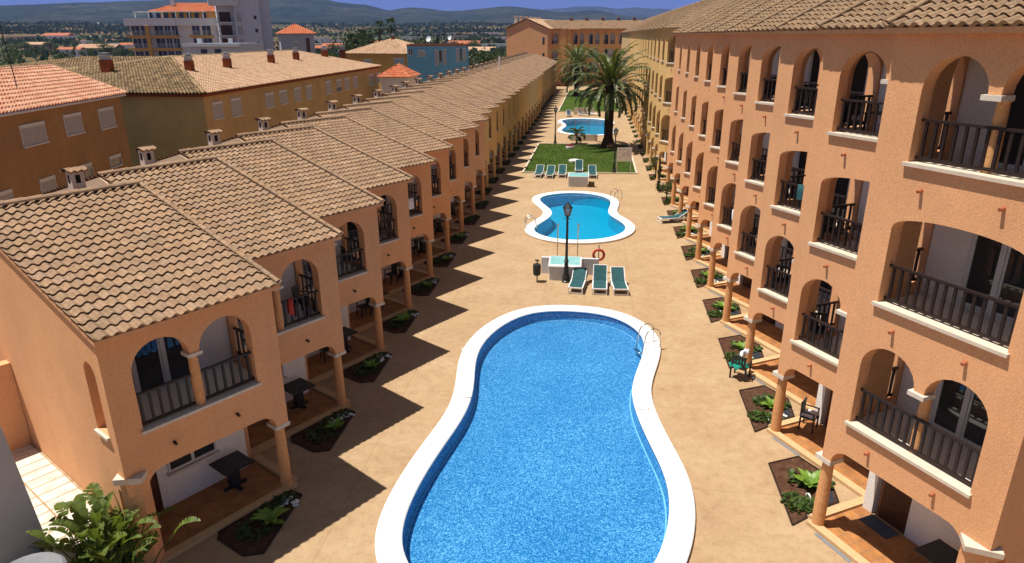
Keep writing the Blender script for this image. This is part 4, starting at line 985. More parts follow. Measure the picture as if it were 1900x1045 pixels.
# ------------------------------------------------------------------ palms and trees
def frond(mb, base, az, el0, L, droop, rnd, nl=30, w=.46, lw=.085):
    dh = Vector((math.cos(az), math.sin(az), 0)); sd = Vector((-dh.y, dh.x, 0)); p = Vector(base); el = el0; n = 14; pts = []
    for i in range(n+1):
        pts.append((p.copy(), el)); p = p+(dh*math.cos(el)+Vector((0, 0, math.sin(el))))*(L/n); el -= droop/n*(.4+1.2*i/n)
    for i in range(n): # rachis
        a, b = pts[i][0], pts[i+1][0]; ww = .03*(1-i/n)+.006; mb.face([tuple(a-sd*ww), tuple(b-sd*ww*.9), tuple(b+sd*ww*.9), tuple(a+sd*ww)])
    for i in range(nl):
        t_ = .10+.9*(i+.5)/nl; f = t_*n; j = min(n-1, int(f)); q_ = pts[j][0].lerp(pts[j+1][0], f-j); e = pts[j][1]
        fwd = dh*math.cos(e)+Vector((0, 0, math.sin(e))); up_ = sd.cross(fwd); up_ = up_ if up_.z > 0 else -up_; l = w*(.45+.75*math.sin(math.pi*(.12+.86*t_)))*rnd.uniform(.85, 1.15)
        for s_ in (-1, 1):
            d = (sd*s_*rnd.uniform(.6, .8)+fwd*rnd.uniform(.75, 1.0)+up_*rnd.uniform(-.1, .42)).normalized(); tip = q_+d*l+Vector((0, 0, -.22*l)); b1 = fwd*(lw)
            mid = q_+d*l*.55; mb.face([tuple(q_-b1), tuple(mid-b1*.9), tuple(tip), tuple(mid+b1*.9), tuple(q_+b1)])
def palm(x, y, h, r, label, nf=80, L=4.6, seed=1, tr=.42):
    rnd = random.Random(seed); root = empty('palm_tree', (x, y, 0)); m = MB()
    prof = [(tr*1.75, 0), (tr*1.7, .25), (tr*1.35, .6), (tr*1.1, 1.0)]; z = 1.0
    while z < h-.2: prof += [(tr*(1.04-.03*z/h), z+.12), (tr*(.92-.03*z/h), z+.2)]; z += .2
    prof += [(tr*1.25, h-.1), (tr*1.35, h+.25), (tr*.5, h+.6)]
    m.rev(0, 0, prof, 16); obj('trunk', m, 'palmtrunk', root)
    m = MB()
    for i in range(nf):
        t_ = i/nf; az = i*2.39996+rnd.uniform(-.2, .2); el = 1.45-1.75*t_**.85+rnd.uniform(-.12, .12); LL = L*rnd.uniform(.85, 1.08)*(.8+.35*math.sin(math.pi*min(1, t_+.15)))
        frond(m, (.2*math.cos(az), .2*math.sin(az), h+.35-.5*t_), az, el, LL, 1.35+.5*t_+rnd.uniform(-.2, .3), rnd)
    obj('crown', m.mesh('crown', False), 'palm', root); tag(root, label, 'palm tree', 'palms of the courtyard'); return root
palm(1.72, 75.8, 6.3, .4, 'big date palm with a thick dark trunk standing on the lawn', 84, 5.3, 1, .50)
p = G(1066, 178); palm(p.x+.3, p.y, 5.6, .4, 'second date palm farther back, half hidden behind the left side of the big palm', 80, 6.2, 2, .40)
root = palm(-1.75, 78.4, .9, .4, 'small young palm beside the low pale wall at the lawn edge', 12, .85, 4, .06)
# banana-like plant in the near left corner
def banana(x, y, label, seed=3):
    rnd = random.Random(seed); root = empty('strelitzia_plant', (x, y, 0)); m, st = MB(), MB()
    for i in range(105):
        a = i*2.4+rnd.uniform(-.3, .3); dh = Vector((math.cos(a), math.sin(a), 0)); t_ = rnd.random(); el = rnd.uniform(.85, 1.5); L1 = rnd.uniform(.5, 1.75); L2 = rnd.uniform(.45, .80); b0 = Vector((rnd.gauss(0, .3), rnd.gauss(0, .3), 0)); top = b0+dh*(L1*math.cos(el))+Vector((0, 0, L1*math.sin(el)))
        st.tube([tuple(b0), tuple(b0.lerp(top, .5)+Vector((0, 0, .12))), tuple(top)], [.022, .016, .010], 6)
        sd = Vector((-dh.y, dh.x, 0)); prev = None; n = 9; e2 = el; p = top.copy(); wmax = rnd.uniform(.09, .16); fold = rnd.uniform(.2, .8)
        for j in range(n+1):
            tt = j/n; ww = wmax*max(.02, math.sin(math.pi*min(1, (tt*.93+.05)))**.7); up_ = sd.cross(dh*math.cos(e2)+Vector((0, 0, math.sin(e2)))); up_ = up_ if up_.z > 0 else -up_
            cur = (p-sd*ww+up_*ww*fold, p.copy(), p+sd*ww+up_*ww*fold)
            if prev:
                torn = rnd.random() < .5
                g1 = .55 if torn else 1
                m.face([tuple(prev[0]), tuple(prev[1]), tuple(cur[1]), tuple(prev[0].lerp(cur[0], g1))]); m.face([tuple(prev[1]), tuple(prev[2]), tuple(prev[2].lerp(cur[2], g1)), tuple(cur[1])])
            prev = cur; p = p+(dh*math.cos(e2)+Vector((0, 0, math.sin(e2))))*(L2/n); e2 -= rnd.uniform(.06, .2)
    obj('stem', st, 'cover', root); obj('leaf_blade', m.mesh('leaf_blade', False, True), 'leafbig', root); tag(root, label, 'plant'); return root
p = G(185, 1000, 1.2); banana(p.x, p.y, 'large green strelitzia with torn paddle leaves in the near left corner')

def crown_mesh(name, rx, rz, nclump, nleaf, size, rnd, shape='round'):
    m = MB()
    for c in range(nclump):
        if shape == 'round':
            d = Vector((rnd.gauss(0, 1), rnd.gauss(0, 1), rnd.gauss(.25, .8))).normalized()*rnd.uniform(.35, 1); cc_ = Vector((d.x*rx, d.y*rx, d.z*rz)); cr_ = rx*rnd.uniform(.22, .42)
        else:
            tt = rnd.random(); a = rnd.uniform(0, 6.3); rr = rx*(1-tt)*rnd.random(); cc_ = Vector((rr*math.cos(a), rr*math.sin(a), (tt*2-1)*rz)); cr_ = rx*.45*(1-.7*tt)
        for _ in range(nleaf):
            v_ = Vector((rnd.gauss(0, 1), rnd.gauss(0, 1), rnd.gauss(0, .8)))*cr_*.6+cc_; a1 = Vector((rnd.gauss(0, 1), rnd.gauss(0, 1), rnd.gauss(0, 1))).normalized()*size*rnd.uniform(.6, 1.3); a2 = a1.cross(Vector((rnd.gauss(0, 1), rnd.gauss(0, 1), rnd.gauss(0, 1)))).normalized()*size*.5
            m.face([tuple(v_-a1), tuple(v_-a2), tuple(v_+a1), tuple(v_+a2)])
    return m.mesh(name, False)
rnd = random.Random(21)
CROWN = [crown_mesh('crown', 1, .8, 26, 34, .10, rnd), crown_mesh('crown', 1, .62, 24, 34, .10, rnd), crown_mesh('crown', .42, 1, 24, 26, .10, rnd, 'cone')]
tb = MB(); tb.tube([(0, 0, 0), (.02, .03, .5), (0, 0, 1)], [.13, .10, .06], 8); tb.tube([(.0, .02, .55), (.28, .1, .95)], [.06, .03], 6); tb.tube([(.0, .02, .5), (-.25, -.12, .9)], [.06, .03], 6); TRUNK = tb.mesh('trunk')
def tree(x, y, z, h, r, kind, mat, label, group):
    root = empty('cypress_tree' if kind == 2 else 'broadleaf_tree', (x, y, z)); t_ = obj('trunk', TRUNK, 'trunk', root); t_.scale = (r*.9, r*.9, h*.55)
    c = obj('crown', CROWN[kind], None, root); c.scale = (r, r, (h*.38 if kind < 2 else h*.5)); c.location = (0, 0, h*.62 if kind < 2 else h*.52); c.rotation_euler = (0, 0, random.uniform(0, 6))
    if not CROWN[kind].materials: CROWN[kind].materials.append(M['tree'])
    setmat(c, mat); tag(root, label, 'tree', group); return root
GT = 'trees behind the terraces'
def TA(u, vb, Y, h, r, kind, mat, label, z=None):
    p = AT(u, 60, Y); tree(p.x, Y, -.1 if z is None else z, h, r, kind, mat, label, GT)
TA(672, 0, 175, 14.5, 4.4, 0, 'tree', 'big dark round tree left of the two tall palms behind the terrace')
TA(655, 0, 185, 12.2, 3.6, 0, 'tree', 'dark tree on the left flank of the big round tree')
TA(752, 0, 170, 11.6, 3.2, 0, 'tree', 'dark tree right of the two tall palms behind the blue house')
TA(778, 0, 172, 12.4, 3.4, 1, 'treelight', 'lighter green spreading tree above the blue house roof')
TA(842, 0, 195, 10.8, 4.5, 1, 'tree', 'low wide dark tree beyond the right end of the blue house roof')
TA(888, 0, 150, 9.3, 3.6, 0, 'tree', 'dark bushy tree just right of the blue house'); TA(905, 0, 142, 8.0, 3.0, 0, 'tree', 'dark tree beside the left row roof ridge'); TA(875, 0, 145, 7.6, 2.6, 1, 'treelight', 'yellowish tree at the right corner of the blue house'); TA(922, 0, 165, 8.2, 3.0, 0, 'treelight', 'olive green tree before the gable of the end building')
TA(588, 0, 128, 8.8, 2.2, 0, 'tree', 'dark tree right of the grey house with the orange roof'); TA(604, 0, 150, 9.4, 2.4, 1, 'treelight', 'brownish green tree between the grey house and the hipped house')
TA(812, 0, 230, 11.5, 3.2, 2, 'tree', 'dark conical tree in the fields above the blue house')
for (s_, n_, h_, k_, lb, mt_) in ((-.9, .15, 2.6, 9, 'slim dark shrub beside the tenth column of the right row', 'tree'), (-.9, -.4, 2.0, 10, 'small green shrub beside the eleventh column of the right row', 'treelight'), (-1.0, -.2, 1.7, 8, 'low green shrub beside the ninth column of the right row', 'treelight')):
    q_ = toworld(RIGHT[k_], s_, n_, 0, 'R'); tree(q_[0], q_[1], 0, h_, .55, 0 if h_ < 2.2 else 2, mt_, lb, 'shrubs by the right columns')
for (u, v, h_, r_, mt_, lb) in ((1052, 172, 4.2, 1.6, 'tree', 'dark tree at the far left end of the courtyard path'), (1066, 168, 3.2, 1.3, 'flowertree', 'reddish shrub beside the dark tree at the far end of the courtyard'), (1096, 160, 3.0, 1.5, 'treelight', 'green shrub on the farthest lawn behind the palms')):
    q_ = G(u, v); tree(q_.x, q_.y, 0, h_, r_, 0, mt_, lb, 'shrubs at the far end of the courtyard')
def fan_palm(u, Y, h, label, seed):
    p = AT(u, 60, Y); rnd = random.Random(seed); root = empty('palm_tree', (p.x, Y, 0)); m = MB(); m.rev(0, 0, [(.3, 0), (.24, 1), (.2, h)], 8); obj('trunk', m, 'palmtrunk', root); m = MB()
    for i in range(60):
        az = i*2.4; el = rnd.uniform(-1.2, 1.4); d = Vector((math.cos(az)*math.cos(el), math.sin(az)*math.cos(el), math.sin(el))); c_ = Vector((0, 0, h))+d*rnd.uniform(1.0, 1.7); sd = d.cross(Vector((0, 0, 1))).normalized()
        for j in range(9):
            a = (j-4)*.3; e_ = (d*math.cos(a)+sd*math.sin(a))*rnd.uniform(.7, 1.0); w_ = sd*.07; m.face([tuple(c_-w_), tuple(c_+e_*.6-w_), tuple(c_+e_+Vector((0, 0, -.2))), tuple(c_+e_*.6+w_), tuple(c_+w_)])
    obj('crown', m.mesh('crown', False), 'tree', root); tag(root, label, 'palm tree', 'tall fan palms'); return root
fan_palm(704, 190, 13.6, 'left of two tall fan palms with round heads behind the hipped house', 1); fan_palm(726, 190, 14.2, 'right of two tall fan palms with round heads behind the hipped house', 2)
# scattered trees over the plain: single ones near, the far orchards as one mass
def plain_z(x, y):
    r = math.hypot(x, y); az = math.degrees(math.atan2(x, y))
    if r < 380: return -.05
    eb = .80+.12*mn.noise(Vector((az*.15, 3, 1))); e0 = -math.degrees(math.atan((H+.1)/r)); t_ = sm(380, 2300, r); return H+r*math.tan(R(e0*(1-t_)+eb*t_))
rnd = random.Random(77); cnt = 0
words = ('far left behind the pink roofed house', 'left of the apartment block', 'between the apartment block and the palms', 'above the blue house', 'left of the end building')
while cnt < 110:
    az = rnd.uniform(-44, -6.5); r = rnd.uniform(150, 700); x, y = r*math.sin(R(az)), r*math.cos(R(az))
    if (-64 < x < 20 and y < 200) or (-125 < x < -60 and 110 < y < 215): continue
    hgt = rnd.uniform(3.5, 7.5)*(1 if r < 400 else 1.2); kd = rnd.choice((0, 0, 1, 1, 0, 2)); w_ = words[min(4, int((az+44)/7.6))]
    tree(x, y, plain_z(x, y)-.1, hgt*(1.4 if kd == 2 else 1), hgt*.5, kd, rnd.choice(('tree', 'tree', 'treelight')), 'small field tree in the plain, %s' % w_, 'trees scattered over the plain '+w_); cnt += 1
m = MB()
for row in range(300):
    az0 = rnd.uniform(-46, 8); r0 = rnd.uniform(260, 2400); L_ = rnd.uniform(3, 9)
    for i in range(rnd.randint(6, 26)):
        az = az0+i*L_/r0*57.3*1.15; r = r0+rnd.gauss(0, 2); x, y = r*math.sin(R(az)), r*math.cos(R(az)); z = plain_z(x, y); s_ = rnd.uniform(1.3, 3.2)*(1+r/2200)
        for _ in range(4):
            c_ = Vector((x+rnd.gauss(0, .4)*s_, y+rnd.gauss(0, .4)*s_, z+s_*rnd.uniform(.3, 1))); a1 = Vector((rnd.gauss(0, 1), rnd.gauss(0, 1), rnd.gauss(0, .6))).normalized()*s_*.8; a2 = Vector((rnd.gauss(0, .4), rnd.gauss(0, .4), 1)).normalized()*s_*.7
            m.face([tuple(c_-a1), tuple(c_-a2), tuple(c_+a1), tuple(c_+a2)])
tag(obj('orchards', m.mesh('orchards', False), 'tree'), 'rows of orchard trees covering the distant plain', 'orchard', kind='stuff')

# ------------------------------------------------------------------ houses behind the left terrace
def wallbox(name, pts, z0, z1, mat, par):
    m = MB(); m.prism([(p[0], p[1]) for p in pts], z0, z1); return obj(name, m, mat, par)
def on_wall(a, b, t_, z, out=.0):
    """point on wall a->b at distance t_, pushed out"""
    a, b = Vector((a[0], a[1], 0)), Vector((b[0], b[1], 0)); d = (b-a).normalized(); n = Vector((d.y, -d.x, 0)); p = a+d*t_+n*out; return Vector((p.x, p.y, z)), d, n
def panel(m, a, b, t0, t1, z0, z1, o0, o1):
    p, d, n = on_wall(a, b, t0, z0, o0); q_, _, _ = on_wall(a, b, t1, z0, o0); r_ = n*(o1-o0); m.prism([(p.x, p.y), (q_.x, q_.y), (q_.x+r_.x, q_.y+r_.y), (p.x+r_.x, p.y+r_.y)], z0, z1)
def shutter_window(par, a, b, t0, t1, z0, z1, open_=0.0):
    m = MB(); panel(m, a, b, t0-.04, t1+.04, z1-.02, z1+.16, 0, .07); panel(m, a, b, t0-.04, t0, z0, z1-.021, 0, .05); panel(m, a, b, t1, t1+.04, z0, z1-.021, 0, .05); panel(m, a, b, t0-.08, t1+.08, z0-.07, z0-.001, 0, .10)
    w = obj('window', m, 'frame', par); zm = z0+(z1-z0)*open_
    m = MB(); n = max(2, int((z1-.02-zm)/.12))
    for i in range(n): h_ = (z1-.022-zm)/n; panel(m, a, b, t0+.002, t1-.002, zm+i*h_, zm+(i+.93)*h_, .004, .032)
    obj('shutter', m, 'shutter', w)
    if open_ > 0:
        m = MB(); panel(m, a, b, t0+.002, t1-.002, z0, zm-.002, .002, .006); obj('pane', m, 'glass', w)
        m = MB(); c = (t0+t1)/2; panel(m, a, b, c-.03, c+.03, z0, zm-.003, .007, .02); obj('mullion', m, 'frame', w)
    return w
def dark_window(par, a, b, t0, t1, z0, z1, fr='frame'):
    m = MB(); panel(m, a, b, t0, t1, z0, z1, .004, .02); w = obj('window', m, 'glass', par); m = MB(); panel(m, a, b, t0-.06, t1+.06, z0-.08, z0-.002, 0, .08); panel(m, a, b, t0-.05, t0-.001, z0, z1, 0, .04); panel(m, a, b, t1+.001, t1+.05, z0, z1, 0, .04); obj('window_frame', m, fr, w); return w
def brick_chimney(par, p, z0, z1, w=.36, rz=0.0):
    m = MB(); m.box(-w, w, -w, w, z0, z1); c = obj('chimney', m, 'brick', par); c.location = (p[0], p[1], 0); c.rotation_euler = (0, 0, rz)
    m = MB(); m.box(-w*.8, w*.8, -w*.8, w*.8, z1, z1+.3); m.box(-w*1.1, w*1.1, -w*1.1, w*1.1, z1+.3, z1+.38); m.box(-w*.5, w*.5, -w*.5, w*.5, z1+.38, z1+.5); m.box(-w*.9, w*.9, -w*.9, w*.9, z1+.5, z1+.56); obj('chimney_cowl', m, 'greywall', c)
def V2(p): return (p.x, p.y)
# pink roofed house
e1 = G(235, 174, 8.05); e0 = G(0, 213, 8.05); d_ = (e1-e0).normalized(); e0 = e0-d_*9; rt_ = G(95, 124.5, 9.75); rt0 = rt_-d_*16
root = empty('rear_house', (0, 0, 0)); bk = Vector((-d_.y, d_.x, 0))
obj('roof', tile_mesh('roof', [[tuple(e0), tuple(e1), tuple(rt_), tuple(rt0)]], period=.27, course=.40, amp=.055, step=.07), 'tilepink', root)
hip = Vector((2*rt_.x-e1.x, 2*rt_.y-e1.y, 8.05)); hp2 = e1+bk*((rt_-e1).dot(bk)*2)
wa, wb = e0-Vector((0, 0, 0))+bk*.35, e1+bk*.35-d_*.25
m = MB(); m.prism([V2(wa), V2(wb), V2(wb+bk*9), V2(wa+bk*9)], 0, 7.92); obj('wall', m, 'brown', root)
m = MB(); panel(m, wa, wb, 0, (wb-wa).length+.15, 7.93, 8.04, -.02, .34); obj('gutter', m, 'frame', root)
m = MB(); ridge_caps(m, tuple(rt0+Vector((0, 0, .06))), tuple(rt_+Vector((0, 0, .06))), .13); ridge_caps(m, tuple(e1+Vector((0, 0, .06))), tuple(rt_+Vector((0, 0, .06))), .13)
obj('ridge_tile', m.mesh('ridge_tile', False), 'tilepink', root)
m = MB(); f_ = [tuple(e1), tuple(hp2), tuple(rt_)]; m.face(f_); obj('hip_roof', tile_mesh('hip_roof', [f_], period=.27, course=.38), 'tilepink', root)
Lw = (wb-wa).length
def along(u, v, a, b):
    # distance along the wall a->b and height at the pixel
    a, b = Vector((a[0], a[1], 0)), Vector((b[0], b[1], 0)); d = (b-a).normalized(); n = Vector((d.y, -d.x, 0)); r_ = ray(u, v); t_ = (a-EYE).dot(n)/r_.dot(n); p = EYE+r_*t_; return (p-a).dot(d), p.z
for (u0, v0, u1, v1, op) in ((44, 273, 80, 230, 0), (124, 252, 148, 213, 0), (188, 240, 208, 202, 0), (206, 311, 222, 289, .8), (78, 360, 100, 330, 0), (2, 388, 20, 356, 0), (150, 334, 168, 306, .7)):
    t0, z0 = along(u0, v0, wa, wb); t1, z1 = along(u1, v1, wa, wb); shutter_window(root, wa, wb, t0, t1, z0, z1, op)
tag(root, 'brown rear house with a pink tiled roof and closed grey shutters, at the left edge', 'house')
p = AT(24, 130, 31.0); root = empty('antenna_mast', (p.x, p.y, p.z-.8)); m = MB(); m.tube([(0, 0, 0), (-.12, 0, 2.9)], .022, 6); obj('mast', m, 'rail', root)
for z, w_, nn_ in ((2.55, .5, 7), (2.0, .4, 5)):
    m = MB(); m.tube([(-.1-w_, 0, z), (-.1+w_, 0, z)], .010, 5)
    for i in range(nn_): x = -.1-w_+2*w_*i/(nn_-1); m.tube([(x, -.22, z), (x, .22, z)], .007, 4)
    obj('aerial', m, 'rail', root)
tag(root, 'leaning television aerial mast above the pink roof at the left edge', 'aerial')
# long rear terrace with hipped end
a0 = G(380, 175, 7.6); a1 = G(707, 123, 7.6); ap = G(318, 107, 9.62); d_ = (a1-a0).normalized(); bk = Vector((-d_.y, d_.x, 0)); hd = (ap-a0).dot(bk); al = (ap-a0).dot(d_)
root = empty('rear_terrace', (0, 0, 0)); b0 = a0+bk*2*hd; b1 = a1+bk*2*hd; zr = ap.z; apex2 = a1+bk*hd-d_*.3; apex2.z = zr; apx = a0+bk*hd+d_*al; apx.z = zr
obj('roof', tile_mesh('roof', [[tuple(a0), tuple(a1), tuple(apex2), tuple(apx)]], period=.27, course=.42, amp=.055, step=.07), 'tilebuff', root)
obj('hip_roof', tile_mesh('hip_roof', [[tuple(b0), tuple(a0), tuple(apx)]], period=.27, course=.42, amp=.06, step=.07), 'tilemoss', root)
m = MB(); m.face([tuple(b0), tuple(apx), tuple(apex2), tuple(b1)]); obj('rear_slope', m, 'tilebuff', root)
m = MB()
for p_, q_ in ((a0, apx), (b0, apx), (apx, apex2)): ridge_caps(m, tuple(p_+Vector((0, 0, .07))), tuple(q_+Vector((0, 0, .07))), .15)
obj('ridge_tile', m.mesh('ridge_tile', False), 'tilemoss', root)
i0, i1 = a0+bk*.4+d_*.4, a1+bk*.4-d_*.3; j0, j1 = b0-bk*.4+d_*.4, b1-bk*.4-d_*.3
m = MB(); m.prism([V2(i0), V2(i1), V2(j1), V2(j0)], 0, 7.5); obj('wall', m, 'olive', root)
m = MB(); m.prism([V2(a0+bk*.12+d_*.12), V2(a1+bk*.12), V2(b1-bk*.12), V2(b0-bk*.12+d_*.12)], 7.40, 7.56); obj('eaves_board', m, 'brick', root)
for (u0, v0, u1, v1) in ((397, 222, 411, 191), (432, 217, 445, 184), (494, 201, 506, 174), (520, 194, 531, 169), (547, 189, 556, 164), (569, 184, 577, 160), (605, 175, 613, 152), (625, 170, 632, 149), (640, 167, 647, 146), (656, 164, 662, 143), (685, 158, 692, 139), (698, 154, 704, 137)):
    t0, z0 = along(u0, v0, i0, i1); t1, z1 = along(u1, v1, i0, i1); shutter_window(root, i0, i1, t0, t1, z0, z1, .35 if u0 == 625 else 0)
def slope_pt(u, v):
    n = (a1-a0).cross(apx-a0).normalized(); r_ = ray(u, v); return EYE+r_*((a0-EYE).dot(n)/r_.dot(n))
for (u, v) in ((353, 134), (423, 128), (504, 119), (550, 113), (603, 107), (636, 105)):
    p = slope_pt(u, v); brick_chimney(root, p, p.z-.3, p.z+.95, .30 if u < 600 else .36, math.atan2(d_.y, d_.x))
tag(root, 'long rear terrace with a buff tiled roof and a row of closed shutters', 'house')
# wing to the left of the hipped end
root = empty('rear_house', (0, 0, 0)); w0 = b0+Vector((0, .0, -.0)); q0 = b0-d_*0+bk*7; r1 = apx+bk*.1+d_*.1; r0 = r1+bk*9; r0.z -= .3
obj('roof', tile_mesh('roof', [[tuple(b0+bk*9), tuple(b0-bk*.05), tuple(r1), tuple(r0)]], period=.27, course=.42, amp=.06, step=.07), 'tilemoss', root)
m = MB(); m.prism([V2(b0-bk*.3+d_*.3), V2(b0+bk*9+d_*.3), V2(b0+bk*9+d_*9), V2(b0-bk*.3+d_*9)], 0, 7.45); obj('wall', m, 'olive', root)
m = MB(); ridge_caps(m, tuple(r0+Vector((0, 0, .06))), tuple(r1+Vector((0, 0, .06))), .14); obj('ridge_tile', m.mesh('ridge_tile', False), 'tilemoss', root)
_n = (b0-b0-bk).cross(r1-b0).normalized(); r_ = ray(201, 136); p = EYE+r_*((b0-EYE).dot(_n)/r_.dot(_n)); brick_chimney(root, p, p.z-.3, p.z+1.1, .38, math.atan2(d_.y, d_.x))
tag(root, 'mossy roofed rear wing with one brick chimney, left of the long rear terrace', 'house')
# generic hipped / gabled / flat houses further off
def far_house(name, label, u0, u1, vb, Y, depth, ze, roof, wall, roofmat=None, rise=1.6, ov=.4, wins=(), cat='house', skew=0.0, z0=-.1, chim=0):
    A, B = AT(u0, vb, Y), AT(u1, vb, Y+skew); root = empty(name, ((A.x+B.x)/2, Y, 0)); c = root.location; a = Vector((A.x-c.x, A.y-c.y, 0)); b_ = Vector((B.x-c.x, B.y-c.y, 0)); d = (b_-a).normalized(); bk = Vector((-d.y, d.x, 0)); D = bk*depth
    m = MB(); m.prism([V2(a), V2(b_), V2(b_+D), V2(a+D)], z0, ze); obj('wall', m, wall, root)
    if roof == 'flat':
        m = MB(); o = .12
        for p, q_ in ((a, b_), (b_, b_+D), (b_+D, a+D), (a+D, a)):
            e = (q_-p).normalized(); n = Vector((e.y, -e.x, 0)); m.prism([V2(p+n*.06-e*.06), V2(q_+n*.06+e*.06), V2(q_-n*o), V2(p-n*o)], ze+.002, ze+.32)
        obj('parapet', m, roofmat or wall, root)
    else:
        a_, bb, cc_, dd = a-d*ov-bk*ov, b_+d*ov-bk*ov, b_+d*ov+bk*(depth+ov), a-d*ov+bk*(depth+ov)
        for p in (a_, bb, cc_, dd): p.z = ze
        mid0, mid1 = (a_+dd)/2, (bb+cc_)/2; L_ = (bb-a_).length; ins = min(L_/2-.05, (depth+2*ov)/2) if roof == 'hip' else 0
        r0, r1 = mid0+d*ins, mid1-d*ins; r0.z = r1.z = ze+rise; T = tuple
        polys = [[T(a_), T(bb), T(r1), T(r0)], [T(cc_), T(dd), T(r0), T(r1)]]
        if roof == 'hip': polys += [[T(bb), T(cc_), T(r1)], [T(dd), T(a_), T(r0)]]
        ro = obj('roof', tile_mesh('roof', polys, period=.42, course=.6, amp=.06, segs=4), roofmat, root)
        m = MB(); ridge_caps(m, T(r0), T(r1), .16, .8)
        if roof == 'hip':
            for p, q_ in ((a_, r0), (bb, r1), (cc_, r1), (dd, r0)): ridge_caps(m, T(p), T(q_), .16, .8)
        else:
            g_ = MB()
            for p, q_, r_ in ((a, a+D, r0), (b_, b_+D, r1)): g_.extr([T(p+Vector((0, 0, ze))), T(q_+Vector((0, 0, ze))), (r_.x, r_.y, ze+rise-.12)], tuple(d*(.2 if p is a else -.2)))
            obj('gable', g_, wall, root)
        obj('ridge_tile', m.mesh('ridge_tile', False), roofmat, ro)
        for i in range(chim):
            p = r0.lerp(r1, (i+.5)/chim); brick_chimney(root, p, ze+rise-.4, ze+rise+.6, .3)
    for (f0, f1, z_0, z_1, kind) in wins:
        L_ = (b_-a).length
        (dark_window if kind == 'd' else shutter_window)(root, a, b_, f0*L_, f1*L_, z_0, z_1)
    tag(root, label, cat); return root, a, b_, d, bk
far_house('hipped_house', 'ochre house with a pale hipped roof behind the long rear terrace', 640, 757, 98, 138, 13, 8.3, 'hip', 'ochre', 'tilebuff', 2.6, .5, ((.30, .42, 5.9, 7.1, 's'), (.78, .93, 4.6, 7.4, 's')), skew=-4, chim=1)
far_house('hipped_house', 'small house with a bright red hipped roof beside the left row roofs', 706, 756, 142, 92, 5.5, 6.4, 'hip', 'plaster', 'tilered', 1.5, .35, ())
r_, a, b_, d, bk = far_house('blue_house', 'blue flat roofed house with two satellite dishes on its terrace', 755, 869, 85, 131, 11, 9.75, 'flat', 'bluewall', 'terra', wins=((.02, .045, 8.2, 9.2, 'd'), (.055, .08, 8.2, 9.2, 'd'), (.17, .29, 7.9, 8.9, 's'), (.45, .50, 6.3, 9.0, 's'), (.515, .56, 6.9, 8.9, 'd'), (.585, .63, 6.5, 9.1, 's'), (.80, .835, 6.9, 9.2, 's'), (.86, .89, 7.1, 9.2, 'd'), (.915, .95, 7.1, 9.2, 's')), skew=3)
def dish(par, p, r):
    m = MB(); m.rev(0, 0, [(.02, 0), (r*.5, r*.08), (r, r*.3)], 14, False); o = obj('satellite_dish', m.mesh('dish', True, True), 'white', par); o.location = p; o.rotation_euler = (R(75), 0, R(-25)); m = MB(); m.tube([(p[0], p[1]+.1, p[2]-.9), (p[0], p[1]+.1, p[2])], .04, 6); obj('dish_post', m, 'steel', par)
p = a+(b_-a)*.365+bk*1.5; dish(r_, (p.x, p.y, 11.0), .55); p = a+(b_-a)*.71+bk*1.5; dish(r_, (p.x, p.y, 11.2), .42)
far_house('grey_house', 'grey house with an orange hipped roof right of the tall apartment block', 519, 582, 60, 142, 9, 12.0, 'hip', 'greyblue', 'tilered', 1.9, .5, ((.35, .52, 9.3, 10.4, 's'), (.74, .86, 7.6, 11.2, 'd')), skew=3)
r_, a, b_, d, bk = far_house('white_house', 'low white house with roof parapet before the apartment block', 352, 448, 85, 128, 9, 10.0, 'flat', 'whitewall', None, wins=((.20, .33, 8.0, 9.3, 'd'), (.47, .60, 8.0, 9.3, 'd')))
m = MB(); m.box(a.x+1.0, a.x+1.6, a.y+1, a.y+1.6, 10.01, 11.2); m.box(a.x+7.2, a.x+7.8, a.y+1, a.y+1.6, 10.01, 11.2); m.prism([V2(a-d*1.0-bk*.8), V2(b_-bk*.8), V2(b_), V2(a-d*1.0)], 9.75, 10.32); obj('parapet', m, 'whitewall', r_)
for (u0, u1, Y, lb, ze, rm, rs_) in ((-60, 62, 74, 'low house with a pinkish roof at the left picture edge behind the pink roofed house', 6.3, 'tilepink', 1.5), (78, 128, 82, 'low house with a pale brown hipped roof left of the mossy wing', 6.3, 'tilebuff', 1.6), (30, 78, 88, 'small pale grey gabled house between two low roofs at the left edge', 6.2, 'tilebuff', 1.2)):
    far_house('low_house', lb, u0, u1, 118, Y, 9, ze, 'hip', 'plaster', rm, rs_, .4)
